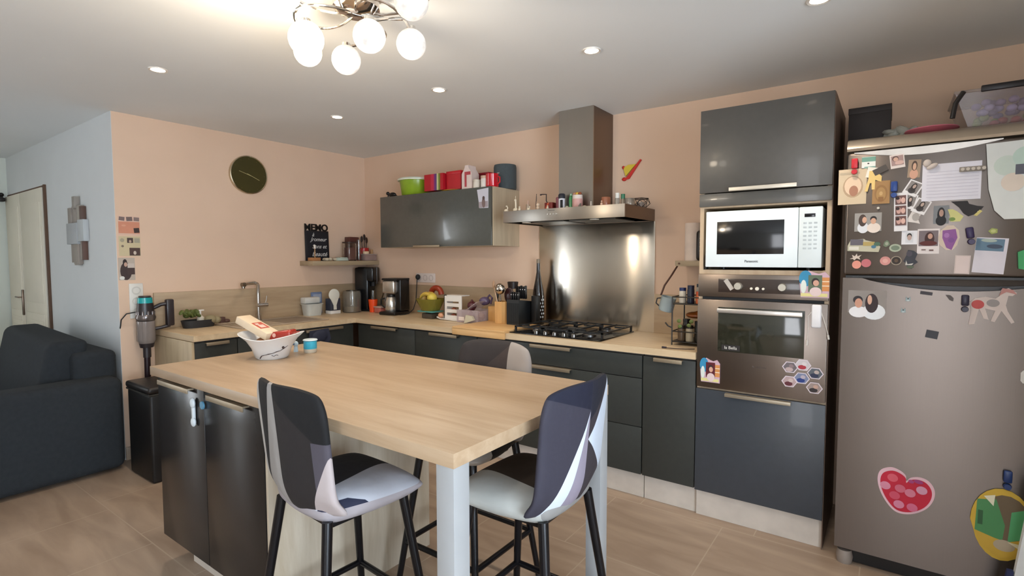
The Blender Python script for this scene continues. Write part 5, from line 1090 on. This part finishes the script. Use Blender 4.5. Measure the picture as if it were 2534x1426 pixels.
# printed stretch covers: planes are (nx, ny, nz, d): inside when dot > d
K, CHc, MG, LGc, WHc, NV = '15151a', '3b3638', '5e585c', 'a29a9c', 'd6d6da', '1a1d2e'
m1b = patch_mat('cover_one_back', '1f1a1b', [
    ([(-1, 0, 0, 0)], '9b9794'), ([(-1, 0, .27, .30), (1, 0, 0, -.14)], '120f11'), ([(-1, 0, 0, .14)], 'bfbbb7'),
    ([(.75, 0, 1, .99), (1, 0, 0, 0)], '08080c'), ([(1, 0, 0, .15), (0, 0, -1, -.87)], '4a454e'), ([(1, 0, -.5, -.21)], 'b3a7a6')])
m1s = patch_mat('cover_one_seat', 'a9a2a8', [([(-1, 0, 0, -.09)], '20222a'), ([(-1, -.6, 0, .12)], '8c8884'), ([(1, .25, 0, .07)], 'b9bcc6'), ([(1, -.5, 0, .2), (0, 0, -1, -.67)], '20243c'), ([(0, 0, -1, -.645)], 'a39ca0')])
m2b = patch_mat('cover_two_back', '34323f', [
    ([(1, 0, -.548, -.51), (-1, 0, 0, 0)], 'cfd8e6'), ([(1, 0, -.303, -.282), (-1, 0, 0, 0)], '8f8796'), ([(.35, 0, 1, .935), (-1, 0, 0, 0)], '14172c'),
    ([(1, 0, 0, .001)], '332d33'), ([(1, 0, 0, .001), (-.6, 0, 1, .9)], '181a28'), ([(.95, 0, -1, -.84), (.95, 0, 1, .84)], 'c6cfdd'), ([(1, 0, 0, .188)], 'c9ced8')])
m2s = patch_mat('cover_two_seat', '3a3028', [([(-1, .2, 0, .09)], 'b4b6b2'), ([(0, -1, 0, .14)], '8c8a88')])
m3b = patch_mat('cover_three_back', '3c3332', [([(1, 0, 0, .1)], '2a2526'), ([(1, 0, 1.2, 1.15)], '2c2728'), ([(-1, 0, 0, .07)], '9b938e')])
m3s = patch_mat('cover_three_seat', '1f1c1c', [([(0, 1, 0, .1)], 'b5b0aa'), ([(1, 1, 0, .1)], '8a8480')])
stool('bar stool with mostly charcoal cover pushed in at the table\'s near long side', (2.815, -2.37, 0), -.07, m1s, m1b)
stool('bar stool with white, lilac and navy triangle cover at the table\'s short end', (3.335, -2.0, 0), PI/2, m2s, m2b)
stool('bar stool on the far side of the table, only its grey backrest top showing', (2.86, -1.765, 0), PI, m3s, m3b)

# ---------------------------------------------------------------- living corner: sofa, bin, vacuum, wall art
FAB = mat('22272c', .95, var=.12, scale=40, bump=.5)
t = thing('sofa', 'dark charcoal fabric sofa against the grey wall', 'sofa', (-.6, -2.6, 0))
MB().box(.57, -.55, .02, .8, .44, .625, .05, 5).build('armrest', FAB, t)
MB().box(-.95, -.55, .02, -.73, .44, .62, .05, 5).build('armrest', FAB, t)
MB().box(-.74, .22, .05, .64, .46, .79, .04, 4).build('back_frame', FAB, t)
MB().box(-.73, -.5, .02, .57, .3, .3, .02, 3).build('base', FAB, t)
MB().box(-.725, -.52, .3, .565, .24, .44, .04, 4).build('seat_cushion', FAB, t)
b = MB(); b.box(-.6, .04, .4, .56, .26, .9, .05, 4)
for v in b.bm.verts:
    k = (v.co.z-.4)/.5; v.co.y += k*.1-.02; v.co.x += -.0+(.12*(1-k) if v.co.x < -.2 else 0)*-1*.3; v.co.z -= .0+max(0, v.co.x)*.06*k
b.build('back_cushion', FAB, t)
t = thing('trash_bin', 'tall black pedal bin between the sofa and the island', 'bin', (.435, -2.03, 0))
BK = mat('0d0c0d', .5)
MB().box(-.185, -.13, 0, .18, .08, .56, .015, 3).build('body', BK, t)
MB().box(-.195, -.14, .565, .185, .085, .61, .018, 3).build('lid', mat('191413', .4), t)
MB().box(-.19, -.135, .556, .182, .082, .566).build('bag_rim', mat('2c2a26', .6), t)
# cordless vacuum
t = thing('vacuum_cleaner', 'cordless stick vacuum with turquoise top docked on the pink wall', 'vacuum cleaner', (.1, -1.985, 0))
VD = mat('2a2326', .35); VG = mat('6e6664', .2, .6)
MB().box(-.098, -.03, .82, -.02, .03, 1.02, .01).build('wall_dock', VD, t)
MB().lathe([(0, 1.02), (.052, 1.02), (.052, 1.05), (.048, 1.1), (0, 1.1)], sx=.9).build('motor', VD, t)
MB().lathe([(0, 1.1), (.046, 1.1), (.044, 1.138), (0, 1.14)], sx=.9).build('filter_ring', mat('13989c', .25), t)
MB().lathe([(0, 1.141), (.04, 1.141), (.036, 1.15), (0, 1.15)], sx=.9).build('end_cap', VD, t)
b = MB(); b.lathe([(0, .98), (.056, .98), (.062, 1.0), (.056, 1.02), (0, 1.02)])
for k in range(10): b.box(.05*math.cos(k*PI/5)-.006, .05*math.sin(k*PI/5)-.006, .985, .05*math.cos(k*PI/5)+.006, .05*math.sin(k*PI/5)+.006, 1.045, .003)
b.build('cyclone', VG, t)
MB().lathe([(0, .82), (.045, .82), (.055, .84), (.055, .975), (0, .98)]).build('dust_bin', mat('8f8580', .12, var=.05, alpha=.8), t)
MB().lathe([(0, .79), (.04, .79), (.046, .82), (0, .82)]).build('bin_base', VD, t)
b = MB(); b.tube([(.0, .045, 1.06), (.02, .09, 1.085), (.03, .13, 1.09)], .014, 10).box(.005, .115, .93, .05, .165, 1.12, .01).tube([(.03, .14, .935), (.01, .09, .92), (.0, .05, .915)], .013, 10)
b.build('grip_handle', VD, t)
MB().cyl((0, 0, .79), (0, -.006, .2), .019, .019, 16).build('wand', mat('281a20', .3, .3), t)
MB().cyl((0, 0, .79), (0, 0, .72), .024, .024, 16).build('wand_collar', VD, t)
MB().box(-.09, -.06, .02, .1, .06, .09, .02).cyl((0, -.006, .2), (0, 0, .08), .018).build('floor_head', VD, t)
MB().tube([(-.02, -.05, 1.04), (-.04, -.1, 1.03), (-.06, -.125, .99), (-.07, -.13, .93)], .004).build('charging_cord', DARK, t)
# layered wood wall art
t = thing('wall_art', 'layered grey wooden slat wall sculpture on the grey wall', 'wall art', (-.7, -2.107, 1.64))
for x0, z0, x1, z1, d, c0 in ((-.19, -.02, -.12, .16, .03, '8b827a'), (-.13, .0, -.03, .17, .02, '948b83'), (-.06, .15, .0, .24, .035, '8f8880'), (-.0, .0, .09, .17, .025, 'a39c92'), (.08, -.02, .13, .16, .03, '5a4238'),
                             (-.2, -.12, .04, .04, .04, 'a2a5a8'), (.04, -.1, .17, .06, .035, 'b4b8ba'), (-.16, -.26, -.08, -.1, .025, '8f857c'), (-.09, -.27, .02, -.1, .03, '94897f'), (.01, -.24, .1, -.08, .02, '9c948c'), (.1, -.24, .135, -.08, .03, '5f4338'), (-.06, -.28, .0, -.14, .035, '8d857c')):
    MB().box(x0, -d, z0, x1, -.001, z1, .001).build('slat', wood(c0, c0, .6, 'z'), t)
# corner camera
t = thing('security_camera', 'small black camera on the far wall at the left edge', 'camera', (-2.85, -2.16, 2.02))
MB().cyl((0, 0, 0), (.03, 0, 0), .015).box(.02, -.05, -.05, .09, .02, -.01, .01).ell((.04, -.0, .02), (.025, .02, .02)).build('body', mat('140f0e', .4), t)

# ---------------------------------------------------------------- ceiling lights
EM = mat('ffe9cf', .5, emit=9, var=0)
for x, y, lb in ((1.131, -2.24, 'recessed spotlight nearest the grey wall, leftmost of all'), (1.1, -1.11, 'recessed spotlight above the sink run, left of the room corner'), (2.094, -1.122, 'recessed spotlight above the wall cabinet'), (3.1, -1.12, 'recessed spotlight in front of the hood chimney'), (4.045, -1.05, 'recessed spotlight above the oven column, cut by the photo\'s top')):
    t = thing('ceiling_spotlight', lb, 'light', (x, y, HC), (0, 0, 0), 'recessed ceiling spotlights')
    MB().lathe([(.034, -.0005), (.046, -.0005), (.044, -.006), (.034, -.004), (.034, -.0005)], seg=28).build('trim_ring', mat('d8d2ca', .3), t)
    MB().lathe([(0, -.0035), (.033, -.0035), (.033, -.001), (0, -.001)], seg=24).build('bulb', EM, t)
    spot('spot_beam', (x, y, HC-.012), 24, (1, .86, .7))
t = thing('ceiling_lamp', 'chrome ceiling lamp with curved arms and glowing round glass globes', 'light', (2.655, -2.15, HC))
MB().lathe([(0, -.0005), (.1, -.0005), (.1, -.02), (.085, -.03), (0, -.03)], seg=36).build('canopy_plate', mat('c9c4b8', .3, .5), t)
MB().lathe([(0, -.03), (.07, -.03), (.085, -.045), (.085, -.07), (.06, -.088), (0, -.09)], seg=32).build('hub', mat('c8c0ba', .1, 1), t)
EMW = mat('d6cfc8', .25, emit=.5, var=.3, scale=38)
EMB = mat('ffe6bc', .3, emit=7, var=.02)
for k, (x, y, z, r, mt_) in enumerate(((2.56, -2.30, 2.2, .062, EMB), (2.455, -2.225, 2.2, .052, EMB), (2.53, -2.105, 2.19, .056, EMW), (2.86, -2.26, 2.15, .054, EMW), (2.85, -2.06, 2.19, .054, EMW), (3.0, -2.2, 2.245, .056, EMW), (2.62, -2.42, 2.3, .056, EMW))):
    P0 = Vector((0, 0, -.08)); P1 = Vector((x-2.655, y+2.15, z-HC+r*.9)); side = Vector((-(P1.y), P1.x, 0)).normalized()*(.2 if k % 2 else -.2)
    pts = []
    for s in range(13):
        u = s/12; p = P0*(1-u)**3+(P0+P1*.35+side+Vector((0, 0, .02)))*3*u*(1-u)**2+(P1+side*.9+Vector((0, 0, .07)))*3*u*u*(1-u)+P1*u**3; pts.append(p)
    a_ = MB().tube(pts, .0055, 8).build('arm', CHROME, t)
    MB().cyl(P1+Vector((0, 0, .014)), P1-Vector((0, 0, .004)), .016, .02, 14).build('socket', CHROME, a_)
    MB().ell(P1-Vector((0, 0, r*.9)), (r, r, r), 26).build('globe', mt_, t)
bulb('lamp_glow', (2.48, -2.36, 2.02), 17, (1, .84, .64), .07)
bulb('lamp_glow', (2.8, -2.15, 1.98), 3, (1, .92, .82), .07)
